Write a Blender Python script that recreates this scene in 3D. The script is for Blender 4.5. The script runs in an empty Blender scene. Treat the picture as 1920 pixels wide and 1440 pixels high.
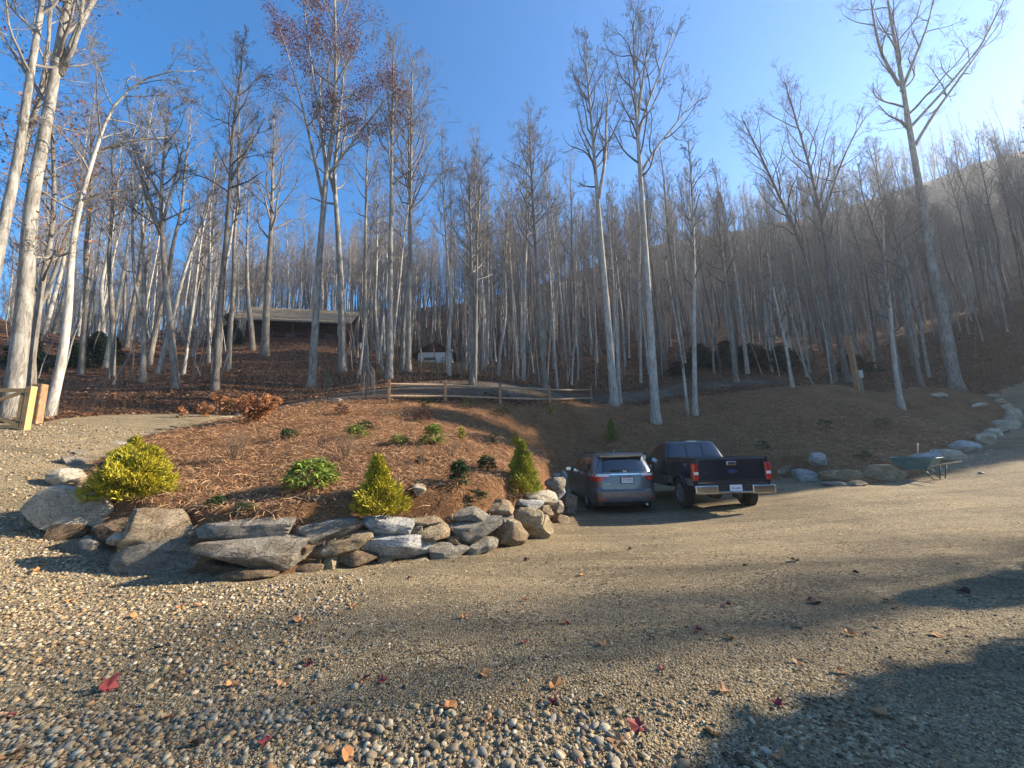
import bpy, bmesh, math, random
import numpy as np
from mathutils import Vector, Matrix, noise as mnoise

scene = bpy.context.scene
COL = scene.collection
R = math.radians
# ------------------------------------------------------------------ camera
CAM_Z, PITCH, ROLL, FPX = 1.70, R(9.06), R(-1.5), 721.0
cam_d = bpy.data.cameras.new("camera"); cam = bpy.data.objects.new("camera", cam_d); COL.objects.link(cam)
cam_d.sensor_width = 36.0; cam_d.lens = FPX / 1920 * 36.0; cam_d.clip_start = 0.05; cam_d.clip_end = 2000
CAM_M = (Matrix.Rotation(math.pi / 2 + PITCH, 3, 'X') @ Matrix.Rotation(ROLL, 3, 'Z'))
cam.matrix_world = Matrix.Translation((0, 0, CAM_Z)) @ CAM_M.to_4x4()
scene.camera = cam
# ------------------------------------------------------------------ sky, sun, exposure
SUN_AZ, SUN_EL = R(78), R(25)
world = bpy.data.worlds.new("World"); scene.world = world; world.use_nodes = True
wn, wl = world.node_tree.nodes, world.node_tree.links
wn.clear()
sky = wn.new('ShaderNodeTexSky'); sky.sky_type = 'NISHITA'; sky.sun_disc = False
sky.sun_elevation = SUN_EL; sky.sun_rotation = SUN_AZ; sky.altitude = 900; sky.air_density = 1.0; sky.dust_density = 0.2; sky.ozone_density = 2.5
hsv = wn.new('ShaderNodeHueSaturation'); hsv.inputs['Saturation'].default_value = 1.45
bg = wn.new('ShaderNodeBackground'); bg.inputs['Strength'].default_value = 0.088
wo = wn.new('ShaderNodeOutputWorld')
wl.new(sky.outputs[0], hsv.inputs['Color']); wl.new(hsv.outputs[0], bg.inputs[0]); wl.new(bg.outputs[0], wo.inputs[0])
sun_d = bpy.data.lights.new("sun", 'SUN'); sun_d.energy = 5.0; sun_d.angle = R(0.6); sun_d.color = (1.0, 0.87, 0.68)
sun = bpy.data.objects.new("sun", sun_d); COL.objects.link(sun)
sdir = Vector((math.sin(SUN_AZ) * math.cos(SUN_EL), math.cos(SUN_AZ) * math.cos(SUN_EL), math.sin(SUN_EL)))
sun.rotation_euler = sdir.to_track_quat('Z', 'Y').to_euler(); sun.location = (30, 0, 40)
scene.view_settings.view_transform = 'Standard'; scene.view_settings.look = 'None'
scene.view_settings.exposure = 1.8; scene.view_settings.gamma = 1.0
scene.view_settings.use_curve_mapping = False
scene.cycles.max_bounces = 6; scene.cycles.diffuse_bounces = 3; scene.cycles.transparent_max_bounces = 6
scene.cycles.use_denoising = True

# ------------------------------------------------------------------ helpers
def ray(px, py):
    v = CAM_M @ Vector(((px - 960) / FPX, (720 - py) / FPX, -1.0))
    return v / v.y                                   # unit forward depth
def P(px, py, D):                                    # a pixel of the photo at forward distance D, in metres
    r = ray(px, py); return np.array((r.x * D, D, CAM_Z + r.z * D))
def prop(o, label=None, cat=None, group=None, kind=None):
    if label: o['label'] = label
    if cat: o['category'] = cat
    if group: o['group'] = group
    if kind: o['kind'] = kind
    return o
def empty(name, loc=(0, 0, 0), rz=0.0, label=None, cat=None, group=None):
    o = bpy.data.objects.new(name, None); o.empty_display_size = 0.2; COL.objects.link(o)
    o.location = loc; o.rotation_euler = (0, 0, rz)
    return prop(o, label, cat, group)
def link(name, me, mat=None, parent=None, loc=None, rot=None):
    o = bpy.data.objects.new(name, me); COL.objects.link(o)
    if mat is not None and len(me.materials) == 0: me.materials.append(mat)
    if parent is not None: o.parent = parent
    if loc is not None: o.location = loc
    if rot is not None: o.rotation_euler = rot
    return o
def np_mesh(name, V, F, smooth=True, col=None, uv=None):
    """V (n,3), F (m,k) array of equal-size faces"""
    V = np.asarray(V, np.float32); F = np.asarray(F, np.int32)
    me = bpy.data.meshes.new(name); me.vertices.add(len(V)); me.vertices.foreach_set('co', V.ravel())
    m, k = F.shape
    me.loops.add(m * k); me.loops.foreach_set('vertex_index', F.ravel())
    me.polygons.add(m); me.polygons.foreach_set('loop_start', np.arange(m, dtype=np.int32) * k)
    me.update(calc_edges=True)
    me.polygons.foreach_set('use_smooth', np.full(m, smooth))
    if col is not None:
        a = me.color_attributes.new('col', 'FLOAT_COLOR', 'POINT')
        c = np.ones((len(V), 4), np.float32); c[:, :3] = col; a.data.foreach_set('color', c.ravel())
    me.update(); return me
def scatter(tv, tf, M, T, col=None):
    """copies of a template: M (n,3,3) matrices, T (n,3) offsets, col (n,3)"""
    n, k = len(T), len(tv)
    V = np.einsum('nij,kj->nki', M, tv) + T[:, None, :]
    F = (np.asarray(tf)[None] + (np.arange(n) * k)[:, None, None]).reshape(-1, len(tf[0]))
    C = None if col is None else np.repeat(col, k, axis=0)
    return V.reshape(-1, 3), F, C
def rotmats(rng, n, tilt=math.pi):
    """random yaw, tilt and roll"""
    a = rng.uniform(0, 2 * math.pi, n); b = rng.uniform(-tilt, tilt, n); c = rng.uniform(-tilt, tilt, n)
    ca, sa, cb, sb, cc, sc_ = np.cos(a), np.sin(a), np.cos(b), np.sin(b), np.cos(c), np.sin(c)
    z = np.zeros(n); o = np.ones(n)
    A = np.stack([np.stack([ca, -sa, z], 1), np.stack([sa, ca, z], 1), np.stack([z, z, o], 1)], 1)
    B = np.stack([np.stack([o, z, z], 1), np.stack([z, cb, -sb], 1), np.stack([z, sb, cb], 1)], 1)
    C_ = np.stack([np.stack([cc, z, sc_], 1), np.stack([z, o, z], 1), np.stack([-sc_, z, cc], 1)], 1)
    return A @ B @ C_
class MB:
    """collects shapes, builds ONE mesh object"""
    def __init__(s): s.v = []; s.f = []
    def add(s, V, F):
        b = len(s.v); s.v.extend([tuple(map(float, p)) for p in V]); s.f.extend([tuple(b + i for i in f) for f in F]); return s
    def tube(s, pts, rad, sides=8, cap=True):
        pts = np.asarray(pts, float); n = len(pts); rad = np.broadcast_to(np.asarray(rad, float), (n,))
        b = len(s.v); ang = np.arange(sides) * 2 * math.pi / sides
        tan = np.gradient(pts, axis=0); tan /= np.linalg.norm(tan, axis=1)[:, None] + 1e-9
        ref = np.array((0.31, 0.95, 0.05)) if abs(tan[0][2]) > 0.7 else np.array((0.05, 0.1, 1.0))
        for i in range(n):
            u = np.cross(tan[i], ref); u /= np.linalg.norm(u) + 1e-9; w = np.cross(tan[i], u)
            ring = pts[i] + rad[i] * (np.cos(ang)[:, None] * u + np.sin(ang)[:, None] * w)
            s.v.extend(map(tuple, ring))
        for i in range(n - 1):
            for k in range(sides):
                k2 = (k + 1) % sides
                s.f.append((b + i * sides + k, b + i * sides + k2, b + (i + 1) * sides + k2, b + (i + 1) * sides + k))
        if cap:
            s.f.append(tuple(b + k for k in range(sides))[::-1]); s.f.append(tuple(b + (n - 1) * sides + k for k in range(sides)))
        return s
    def box(s, c, size, rot=None, taper=1.0):
        hx, hy, hz = np.asarray(size, float) / 2
        V = np.array([(x * (taper if z > 0 else 1), y * (taper if z > 0 else 1), z) for z in (-hz, hz) for x, y in ((-hx, -hy), (hx, -hy), (hx, hy), (-hx, hy))])
        if rot is not None: V = V @ np.array(rot).T
        return s.add(V + np.asarray(c, float), [(3, 2, 1, 0), (4, 5, 6, 7), (0, 1, 5, 4), (1, 2, 6, 5), (2, 3, 7, 6), (3, 0, 4, 7)])
    def beam(s, a, b, w, h, up=(0, 0, 1)):
        a = np.asarray(a, float); b = np.asarray(b, float); d = b - a; L = np.linalg.norm(d); d /= L
        x = np.cross(d, up); x /= np.linalg.norm(x) + 1e-9; z = np.cross(x, d)
        return s.box((a + b) / 2, (w, L, h), np.stack([x, d, z], 1))
    def build(s, name, mat, parent=None, smooth=False, bevel=0.0, loc=None, rot=None, sharp=None):
        me = bpy.data.meshes.new(name); me.from_pydata(s.v, [], s.f); me.update()
        if bevel > 0:
            bm = bmesh.new(); bm.from_mesh(me)
            bmesh.ops.bevel(bm, geom=list(bm.edges), offset=bevel, segments=2, affect='EDGES', profile=0.6)
            bm.to_mesh(me); bm.free()
        if smooth:
            me.polygons.foreach_set('use_smooth', np.full(len(me.polygons), True))
            if sharp: me.set_sharp_from_angle(angle=R(sharp))
        return link(name, me, mat, parent, loc, rot)
def rz_m(a): return np.array(((math.cos(a), -math.sin(a), 0), (math.sin(a), math.cos(a), 0), (0, 0, 1)))
def copy_tree(o, parent=None, first=True):
    c = o.copy(); COL.objects.link(c)
    if parent is not None: c.parent = parent
    for ch in o.children: copy_tree(ch, c, False)
    return c

# ------------------------------------------------------------------ materials
class NT:
    def __init__(s, name):
        s.m = bpy.data.materials.new(name); s.m.use_nodes = True; s.n = s.m.node_tree.nodes; s.l = s.m.node_tree.links
        s.b = s.n['Principled BSDF']; s.co = s.n.new('ShaderNodeTexCoord')
    def node(s, t, **kw):
        n = s.n.new(t)
        for k, v in kw.items(): setattr(n, k, v)
        return n
    def noise(s, scale, detail=4, rough=0.55, vec=None, dist=0.0):
        n = s.node('ShaderNodeTexNoise'); n.inputs['Scale'].default_value = scale; n.inputs['Detail'].default_value = detail
        n.inputs['Roughness'].default_value = rough; n.inputs['Distortion'].default_value = dist
        s.l.new(vec if vec is not None else s.co.outputs['Object'], n.inputs['Vector']); return n.outputs[0]
    def voro(s, scale, feat='F1', out='Distance', vec=None, rnd=1.0):
        n = s.node('ShaderNodeTexVoronoi', feature=feat); n.inputs['Scale'].default_value = scale; n.inputs['Randomness'].default_value = rnd
        s.l.new(vec if vec is not None else s.co.outputs['Object'], n.inputs['Vector']); return n.outputs[out]
    def mapping(s, scale=(1, 1, 1), rot=(0, 0, 0), src=None):
        n = s.node('ShaderNodeMapping'); n.inputs['Scale'].default_value = scale; n.inputs['Rotation'].default_value = rot
        s.l.new(src if src is not None else s.co.outputs['Object'], n.inputs['Vector']); return n.outputs[0]
    def ramp(s, fac, stops, interp='LINEAR'):
        n = s.node('ShaderNodeValToRGB'); cr = n.color_ramp; cr.interpolation = interp
        while len(cr.elements) < len(stops): cr.elements.new(0.5)
        for e, (p, c) in zip(cr.elements, stops): e.position = p; e.color = (*c, 1) if len(c) == 3 else c
        s.l.new(fac, n.inputs[0]); return n.outputs[0]
    def mix(s, fac, a, b, mode='MIX'):
        n = s.node('ShaderNodeMix', data_type='RGBA', blend_type=mode)
        for sock, v in ((n.inputs[0], fac), (n.inputs[6], a), (n.inputs[7], b)):
            if isinstance(v, (int, float)): sock.default_value = v
            elif isinstance(v, tuple): sock.default_value = (*v, 1)
            else: s.l.new(v, sock)
        return n.outputs[2]
    def math(s, op, a, b=None):
        n = s.node('ShaderNodeMath', operation=op)
        for sock, v in ((n.inputs[0], a), (n.inputs[1], b)):
            if v is None: continue
            if isinstance(v, (int, float)): sock.default_value = v
            else: s.l.new(v, sock)
        return n.outputs[0]
    def attr(s, name): n = s.node('ShaderNodeAttribute', attribute_name=name); return n.outputs['Color']
    def rand(s): n = s.node('ShaderNodeObjectInfo'); return n.outputs['Random']
    def bump(s, h, strength=0.5, dist=0.02, prev=None):
        n = s.node('ShaderNodeBump'); n.inputs['Strength'].default_value = strength; n.inputs['Distance'].default_value = dist
        s.l.new(h, n.inputs['Height'])
        if prev is not None: s.l.new(prev, n.inputs['Normal'])
        return n.outputs[0]
    def done(s, col=None, rough=0.9, nrm=None, spec=0.3, metal=0.0, **kw):
        b = s.b
        if isinstance(col, tuple): b.inputs['Base Color'].default_value = (*col, 1)
        elif col is not None: s.l.new(col, b.inputs['Base Color'])
        if isinstance(rough, (int, float)): b.inputs['Roughness'].default_value = rough
        else: s.l.new(rough, b.inputs['Roughness'])
        b.inputs['Specular IOR Level'].default_value = spec; b.inputs['Metallic'].default_value = metal
        for k, v in kw.items(): b.inputs[k.replace('_', ' ')].default_value = v
        if nrm is not None: s.l.new(nrm, b.inputs['Normal'])
        return s.m
def plain(name, col, rough=0.6, spec=0.4, metal=0.0, var=0.25, scale=6.0, bump=0.0, **kw):
    t = NT(name); n = t.noise(scale, 5)
    lo = tuple(c * (1 - var) for c in col); hi = tuple(min(1, c * (1 + var)) for c in col)
    c = t.ramp(n, [(0.3, lo), (0.7, hi)])
    nr = t.bump(t.noise(scale * 6, 4), bump, 0.01) if bump else None
    return t.done(c, rough, nr, spec, metal, **kw)

def mat_gravel():
    t = NT('gravel')
    d = t.noise(14, 3); wv = t.node('ShaderNodeVectorMath', operation='ADD')
    t.l.new(t.co.outputs['Object'], wv.inputs[0])
    sc = t.node('ShaderNodeVectorMath', operation='SCALE'); sc.inputs['Scale'].default_value = 0.02
    nn = t.node('ShaderNodeTexNoise'); nn.inputs['Scale'].default_value = 20; t.l.new(t.co.outputs['Object'], nn.inputs['Vector'])
    t.l.new(nn.outputs['Color'], sc.inputs[0]); t.l.new(sc.outputs[0], wv.inputs[1]); vec = wv.outputs[0]
    c1 = t.voro(48, 'F1', 'Color', vec); d1 = t.voro(48, 'F1', 'Distance', vec)
    c2 = t.voro(110, 'F1', 'Color', vec); d2 = t.voro(110, 'F1', 'Distance', vec)
    g = t.node('ShaderNodeSeparateColor'); t.l.new(c1, g.inputs[0])
    g2 = t.node('ShaderNodeSeparateColor'); t.l.new(c2, g2.inputs[0])
    stops = [(0.0, (0.05, 0.04, 0.025)), (0.3, (0.19, 0.145, 0.085)), (0.55, (0.33, 0.255, 0.15)), (0.8, (0.25, 0.22, 0.16)), (1.0, (0.52, 0.44, 0.30))]
    a = t.ramp(g.outputs[0], stops); b = t.ramp(g2.outputs[0], stops)
    sel = t.ramp(t.noise(1.3, 4), [(0.42, (0, 0, 0)), (0.58, (1, 1, 1))])
    c = t.mix(sel, a, b)
    big = t.ramp(t.noise(0.35, 5, 0.65), [(0.3, (0.72, 0.70, 0.65)), (0.5, (1.15, 1.1, 1.02)), (0.7, (1.4, 1.3, 1.15))])
    c = t.mix(1.0, c, big, 'MULTIPLY')
    c = t.mix(.9, c, t.ramp(t.noise(9, 9, .85), [(.34, (.62, .6, .57)), (.5, (1, 1, 1)), (.66, (1.3, 1.27, 1.2))]), 'MULTIPLY')
    rut = t.noise(1.0, 5, .6, t.mapping((.16, 1.5, 1), (0, 0, .35)), .6); c = t.mix(.85, c, t.ramp(rut, [(.36, (.70, .69, .68)), (.5, (1, 1, 1)), (.66, (1.12, 1.11, 1.1))]), 'MULTIPLY')
    h = t.math('ADD', t.math('MULTIPLY', d1, -1.0), t.math('MULTIPLY', d2, -0.5))
    n1 = t.bump(h, 1.0, 0.03); n1 = t.bump(t.noise(1.6, 5), 0.5, 0.12, n1); n1 = t.bump(rut, .5, .15, n1)
    return t.done(c, 0.9, n1, 0.25)
def mat_straw_ground():
    t = NT('pine_straw_ground')
    f1 = t.noise(30, 6, 0.7, t.mapping((0.35, 1.6, 1), (0, 0, 0.5)), 2.5); f2 = t.noise(34, 6, 0.7, t.mapping((1.6, 0.4, 1), (0, 0, 0.2)), 2.5)
    f = t.math('MAXIMUM', f1, f2)
    c = t.ramp(f, [(0.36, (0.055, 0.029, 0.016)), (0.52, (0.25, 0.135, 0.066)), (0.70, (0.48, 0.285, 0.15))])
    big = t.ramp(t.noise(0.7, 5, 0.6), [(0.3, (0.68, 0.62, 0.6)), (0.7, (1.1, 1.05, 1.0))])
    c = t.mix(1.0, c, big, 'MULTIPLY')
    c = t.mix(.9, c, t.ramp(t.noise(4, 9, .8), [(.34, (.55, .52, .5)), (.5, (1, 1, 1)), (.68, (1.3, 1.28, 1.2))]), 'MULTIPLY')
    n = t.bump(f, 1.0, 0.05); n = t.bump(t.noise(5, 6, .7), 0.9, 0.16, n)
    return t.done(c, 0.95, n, 0.15)
def mat_leaf_ground():
    t = NT('leaf_litter_ground')
    v = t.voro(11, 'F1', 'Color', t.mapping((1, 1, 1))); d = t.voro(11)
    g = t.node('ShaderNodeSeparateColor'); t.l.new(v, g.inputs[0])
    c = t.ramp(g.outputs[0], [(0, (0.03, 0.018, 0.012)), (0.4, (0.085, 0.045, 0.025)), (0.75, (0.15, 0.078, 0.04)), (1, (0.25, 0.14, 0.08))])
    big = t.ramp(t.noise(0.25, 5, 0.65), [(0.3, (0.55, 0.52, 0.5)), (0.7, (1.1, 1.0, 0.95))])
    c = t.mix(1.0, c, big, 'MULTIPLY')
    n = t.bump(d, 1.0, 0.05); n = t.bump(t.noise(2.5, 5), 0.6, 0.25, n)
    return t.done(c, 0.95, n, 0.15)
def mat_bark(name, lo, hi, band=1.0, patch=(0.5, 0.52, 0.48), warm=None):
    t = NT(name)
    v = t.mapping((9, 9, 1.4)); f = t.noise(1.6, 6, 0.65, v, 0.6)
    c = t.ramp(f, [(0.34, lo), (0.66, hi)])
    lich = t.ramp(t.noise(1.1, 5, 0.6, t.mapping((1.6, 1.6, 0.8))), [(0.50, (0, 0, 0)), (0.62, (1, 1, 1))])
    c = t.mix(t.math('MULTIPLY', lich, 0.55), c, patch)
    hb = t.noise(2.2, 5, 0.7, t.mapping((1.2, 1.2, 14)))
    dk = t.ramp(hb, [(0.60, (1, 1, 1)), (0.70, (0.5, 0.47, 0.45))])
    c = t.mix(0.75 * band, c, dk, 'MULTIPLY')
    n = t.bump(f, 0.7, 0.03)
    return t.done(c, 0.9, n, 0.2)
def mat_attr(name, rough=0.8, spec=0.3, transl=0.0, bump=0.0):
    t = NT(name); nr = t.bump(t.noise(60, 4), bump, 0.01) if bump else None
    c = t.attr('col'); m = t.done(c, rough, nr, spec)
    if transl:
        tr = t.node('ShaderNodeBsdfTranslucent'); t.l.new(c, tr.inputs[0]); mx = t.node('ShaderNodeMixShader'); mx.inputs[0].default_value = transl
        out = t.n['Material Output']; t.l.new(t.b.outputs[0], mx.inputs[1]); t.l.new(tr.outputs[0], mx.inputs[2]); t.l.new(mx.outputs[0], out.inputs[0])
    return m
def mat_stone(name, lo, hi, vein=(0.6, 0.6, 0.6), vein_amt=0.3, stretch=(1, 1, 1.6)):
    t = NT(name); rnd = t.rand()
    off = t.node('ShaderNodeVectorMath', operation='ADD'); t.l.new(t.co.outputs['Object'], off.inputs[0])
    cb = t.node('ShaderNodeCombineXYZ'); t.l.new(t.math('MULTIPLY', rnd, 37.0), cb.inputs[0]); t.l.new(t.math('MULTIPLY', rnd, 11.0), cb.inputs[2]); t.l.new(cb.outputs[0], off.inputs[1])
    src = off.outputs[0]
    f = t.noise(3.2, 7, 0.65, t.mapping(stretch, (0.2, 0.3, 0), src), 0.8)
    c = t.ramp(f, [(0.30, lo), (0.55, tuple((a + b) / 2 for a, b in zip(lo, hi))), (0.72, hi)])
    vn = t.ramp(t.noise(5, 6, 0.7, t.mapping((1, 1, 3), (0.5, 0.2, 0.3), src), 1.5), [(0.55, (0, 0, 0)), (0.66, (1, 1, 1))])
    c = t.mix(t.math('MULTIPLY', vn, vein_amt), c, vein)
    sp = t.ramp(t.noise(38, 3, 0.7, src), [(0.36, (0.55, 0.53, 0.5)), (0.5, (1, 1, 1)), (0.66, (1.18, 1.16, 1.12))])
    c = t.mix(0.8, c, sp, 'MULTIPLY')
    dirt = t.ramp(t.noise(1.6, 5, 0.6, src), [(0.56, (1, 1, 1)), (0.72, (0.62, 0.53, 0.42))])
    c = t.mix(0.8, c, dirt, 'MULTIPLY')
    wp = t.node('ShaderNodeVectorMath', operation='ADD'); nz = t.node('ShaderNodeTexNoise'); nz.inputs['Scale'].default_value = 3; t.l.new(src, nz.inputs['Vector']); t.l.new(nz.outputs['Color'], wp.inputs[0]); t.l.new(src, wp.inputs[1])
    ck = t.ramp(t.voro(2.3, 'DISTANCE_TO_EDGE', 'Distance', t.mapping((1, 1, 2.4), (.3, .5, .2), wp.outputs[0])), [(0, (.25, .22, .2)), (.035, (1, 1, 1))]); c = t.mix(t.math('MULTIPLY', t.noise(1.3, 3, .5, src), 1.1), c, ck, 'MULTIPLY')
    n = t.bump(t.noise(7, 8, 0.78, t.mapping(stretch, (0.2, 0.3, 0), src)), 1.0, 0.10); n = t.bump(ck, .6, .03, n); n = t.bump(t.noise(55, 5, 0.7, src), 0.5, 0.01, n)
    return t.done(c, 0.88, n, 0.25)
M = {}
def mat_dirt():
    t = NT('packed_dirt'); c = t.ramp(t.noise(0.35, 6, .7), [(.35, (.075, .05, .033)), (.52, (.115, .085, .06)), (.70, (.22, .195, .16))]); c = t.mix(.7, c, t.ramp(t.voro(26, 'F1', 'Distance'), [(.1, (1.2, 1.2, 1.2)), (.6, (.6, .58, .55))]), 'MULTIPLY')
    return t.done(c, .95, t.bump(t.voro(26), .7, .03), .2)
M['dirt'] = mat_dirt(); M['gravel'] = mat_gravel(); M['straw'] = mat_straw_ground(); M['litter'] = mat_leaf_ground()

# ------------------------------------------------------------------ terrain
def tps_fit(pts, lam=1e-4):
    pts = np.asarray(pts, float); X = pts[:, :2] / 30.0; z = pts[:, 2]; n = len(X)
    r2 = ((X[:, None] - X[None]) ** 2).sum(-1); K = 0.5 * r2 * np.log(r2 + 1e-12) + lam * np.eye(n)
    Pm = np.hstack([np.ones((n, 1)), X]); A = np.zeros((n + 3, n + 3)); A[:n, :n] = K; A[:n, n:] = Pm; A[n:, :n] = Pm.T
    w = np.linalg.solve(A, np.concatenate([z, np.zeros(3)])); return X, w
def tps_eval(fit, x, y):
    X, w = fit; x = np.asarray(x, float) / 30.0; y = np.asarray(y, float) / 30.0; sh = x.shape; q = np.stack([x.ravel(), y.ravel()], 1); out = np.empty(len(q)); n = len(X)
    for i in range(0, len(q), 20000):
        s = q[i:i + 20000]; r2 = ((s[:, None] - X[None]) ** 2).sum(-1)
        out[i:i + 20000] = (0.5 * r2 * np.log(r2 + 1e-12)) @ w[:n] + w[n] + s @ w[n + 1:]
    return out.reshape(sh)
# gravel: drive level with the camera's feet, dipping to the parking place, climbing to the gate (left) and up the valley (right)
GR = [(0, 0, 0), (-3, 1, 0), (3, 1, 0), (0, 4, 0), (-3, 4.6, -.02), (3, 5, -.05), (0, 7, -.12), (2, 9, -.25), (2.5, 12.5, -.33), (2.4, 16, -.33), (4.3, 12.5, -.3), (6, 10, -.12), (7, 14, -.12), (6, 17.5, -.2), (3, 18, -.3),
      (9, 6, 0.0), (14, 5, .1), (22, 5, .4), (-6, 4.5, .15), (-8, 4, .4), (-14, 3, 1.3), (-30, 5, 3), (-20, -10, 1), (0, -20, -1), (20, -20, -1), (40, 0, 1.5), (60, 20, 6), (50, 28, 7)]
GR += [tuple(P(*a)) for a in ((1600, 915, 12.0), (1690, 905, 12.5), (1790, 870, 14.3), (1850, 840, 16.5), (1905, 803, 21), (1880, 737, 26.5), (70, 965, 6.8), (10, 1000, 6.2), (150, 870, 9), (340, 800, 13), (430, 784, 16), (45, 806, 10.8), (90, 787, 12.3), (250, 776, 16), (0, 870, 8.2))]
gfit = tps_fit(GR, 3e-4)
HL = [(-4, 5.5, .70), (-2, 5.7, .72), (-6.2, 6.2, .85), (-7.6, 7.2, 1.0), (0, 6.6, .62), (1.0, 7.6, .55), (-3, 8, 1.3), (0, 8.6, 1.05), (-6, 8.4, 1.45), (-8, 10, 1.85), (-4, 12, 2.2), (-9, 13.5, 2.8), (-4, 17, 3.55), (0.3, 12, 1.6), (1.6, 10.5, .7), (1.9, 14, .9),
      (3, 18.8, .35), (6, 18.2, .3), (8.5, 15.2, .3), (11, 13.4, .3)]
HL += [tuple(P(*a)) for a in ((1600, 905, 12.6), (1690, 893, 13.2), (1780, 862, 15.0), (1840, 832, 17.3), (1890, 800, 22), (1868, 742, 27), (1540, 872, 14.2), (1500, 820, 17.5), (1400, 765, 23), (1147, 828, 20.3), (1230, 790, 22), (1150, 760, 25), (1302, 778, 24),
      (1690, 765, 24), (1790, 728, 26), (1600, 728, 25), (729, 757, 17.6), (835, 756, 18.9), (938, 757, 20), (1030, 759, 22), (1109, 756, 26), (1230, 746, 29), (1480, 725, 29), (1380, 705, 34),
      (600, 750, 18.5), (500, 770, 17), (430, 781, 18), (300, 772, 17.5), (90, 785, 12.8), (330, 728, 20), (268, 716, 22), (403, 730, 20), (585, 722, 22.5), (643, 697, 27), (640, 735, 21), (495, 668, 33), (440, 641, 42), (540, 641, 42), (640, 646, 43), (540, 650, 36),
      (300, 648, 40), (730, 709, 23), (765, 695, 26), (820, 686, 52), (900, 700, 31), (1020, 729, 26.5), (1000, 640, 55), (850, 620, 75), (700, 580, 105), (1000, 535, 120), (1200, 470, 140), (1400, 430, 140), (1600, 385, 130), (1750, 335, 120), (1920, 285, 112), (1500, 700, 36), (1700, 712, 31), (1600, 600, 62), (1800, 560, 60), (1300, 640, 58), (1150, 690, 38),
      (300, 622, 95), (130, 690, 26), (0, 705, 22), (50, 675, 45), (-200, 650, 60), (550, 618, 78))]
HL += [(30, 31, 6.0), (40, 22, 5.5), (55, 30, 14), (75, 28, 16), (100, 15, 14), (60, -10, 4), (0, -30, -2), (-40, -20, 2), (-40, 10, 8), (-60, 40, 18), (-100, 90, 26), (-40, 150, 38), (40, 190, 72), (120, 190, 92), (220, 120, 84), (230, 20, 50), (200, -80, 30), (-200, 0, 30), (0, -200, -10), (-200, 150, 45), (0, 260, 70)]
hfit = tps_fit(HL, 2e-4)
def gravel_z(x, y): return tps_eval(gfit, x, y)
def hitf(fun, px, py, lo=1.0, hi=180.0):
    r = ray(px, py); Y = np.exp(np.linspace(math.log(lo), math.log(hi), 1500)); d = CAM_Z + r.z * Y - fun(r.x * Y, Y)
    k = np.argmax(d < 0)
    if not (d < 0).any(): k = len(Y) - 1
    a, b = Y[max(k - 1, 0)], Y[k]
    for _ in range(18):
        m = (a + b) / 2
        if CAM_Z + r.z * m - float(fun(np.array([r.x * m]), np.array([m]))[0]) < 0: b = m
        else: a = m
    return np.array((r.x * b, b, CAM_Z + r.z * b))
# edge between gravel and planted bank, walked from the back of the left drive round the wall to the far right
EDGE = [P(470, 776, 18.2), P(430, 786, 16), P(340, 801, 13), P(230, 836, 11), P(150, 872, 9), P(80, 930, 7.5)]
EDGE += [hitf(gravel_z, a, b) for a, b in ((62, 968), (110, 1010), (170, 1040), (240, 1068), (330, 1085), (480, 1090), (600, 1076), (750, 1056), (870, 1046), (950, 1030), (1030, 1004), (1060, 975), (1078, 955))]
EDGE += [np.array(a) for a in ((1.75, 10.6, 0), (1.45, 12.5, 0), (1.3, 16, 0), (2.2, 18.3, 0), (5, 18.6, 0), (8, 17.2, 0), (8.6, 14.5, 0))]
EDGE += [hitf(gravel_z, a, b) for a, b in ((1480, 898), (1540, 908), (1600, 914), (1690, 905), (1790, 870), (1850, 840))] + [P(1906, 803, 21), P(1905, 780, 23.5), P(1868, 741, 26.5)]
EDGE = np.array(EDGE)[:, :2]
LEFT = np.array([P(a, b, c)[:2] for a, b, c in ((400, 777, 18.6), (330, 775, 17.4), (200, 778, 14.5), (90, 789, 12.1), (60, 800, 11.3))])
GPOLY = np.vstack([EDGE, [(36, 27.5), (62, 34), (70, 5), (70, -60), (-70, -60), (-70, 14), (-30, 12.5)], LEFT[::-1], ])
def inside(poly, x, y):
    res = np.zeros(x.shape, bool); n = len(poly)
    for i in range(n):
        (x1, y1), (x2, y2) = poly[i], poly[(i + 1) % n]
        c = ((y1 > y) != (y2 > y)); t = (x2 - x1) * (y - y1) / ((y2 - y1) if abs(y2 - y1) > 1e-9 else 1e-9) + x1
        res ^= c & (x < t)
    return res
def dist_line(pl, x, y, closed=False):
    d = np.full(x.shape, 1e9); n = len(pl)
    for i in range(n if closed else n - 1):
        a, b = np.asarray(pl[i], float), np.asarray(pl[(i + 1) % n], float); ab = b - a
        t = np.clip(((x - a[0]) * ab[0] + (y - a[1]) * ab[1]) / (ab @ ab + 1e-12), 0, 1)
        d = np.minimum(d, np.hypot(x - a[0] - t * ab[0], y - a[1] - t * ab[1]))
    return d
PATH = np.array([(-11.5, 17.6), (-8.5, 19.2), (-5, 20.6), (0, 22.6), (5, 27.2), (9, 29.3), (14, 31), (22, 32)])
BACK_X = [-14, -10.5, -5, 0, 5.5, 12, 22, 33, 60]; BACK_Y = [15.5, 17.4, 18.6, 20.6, 25.7, 28.2, 27.5, 27.5, 30]
def wob(x, y, s, seed):
    rg = np.random.default_rng(seed); o = np.zeros(np.shape(x))
    for k in range(7):
        a = rg.uniform(0, 6.28); f = s * rg.uniform(0.5, 1.8); o = o + np.sin(f * (x * math.cos(a) + y * math.sin(a)) + rg.uniform(0, 6.28)) / 7
    return o
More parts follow.
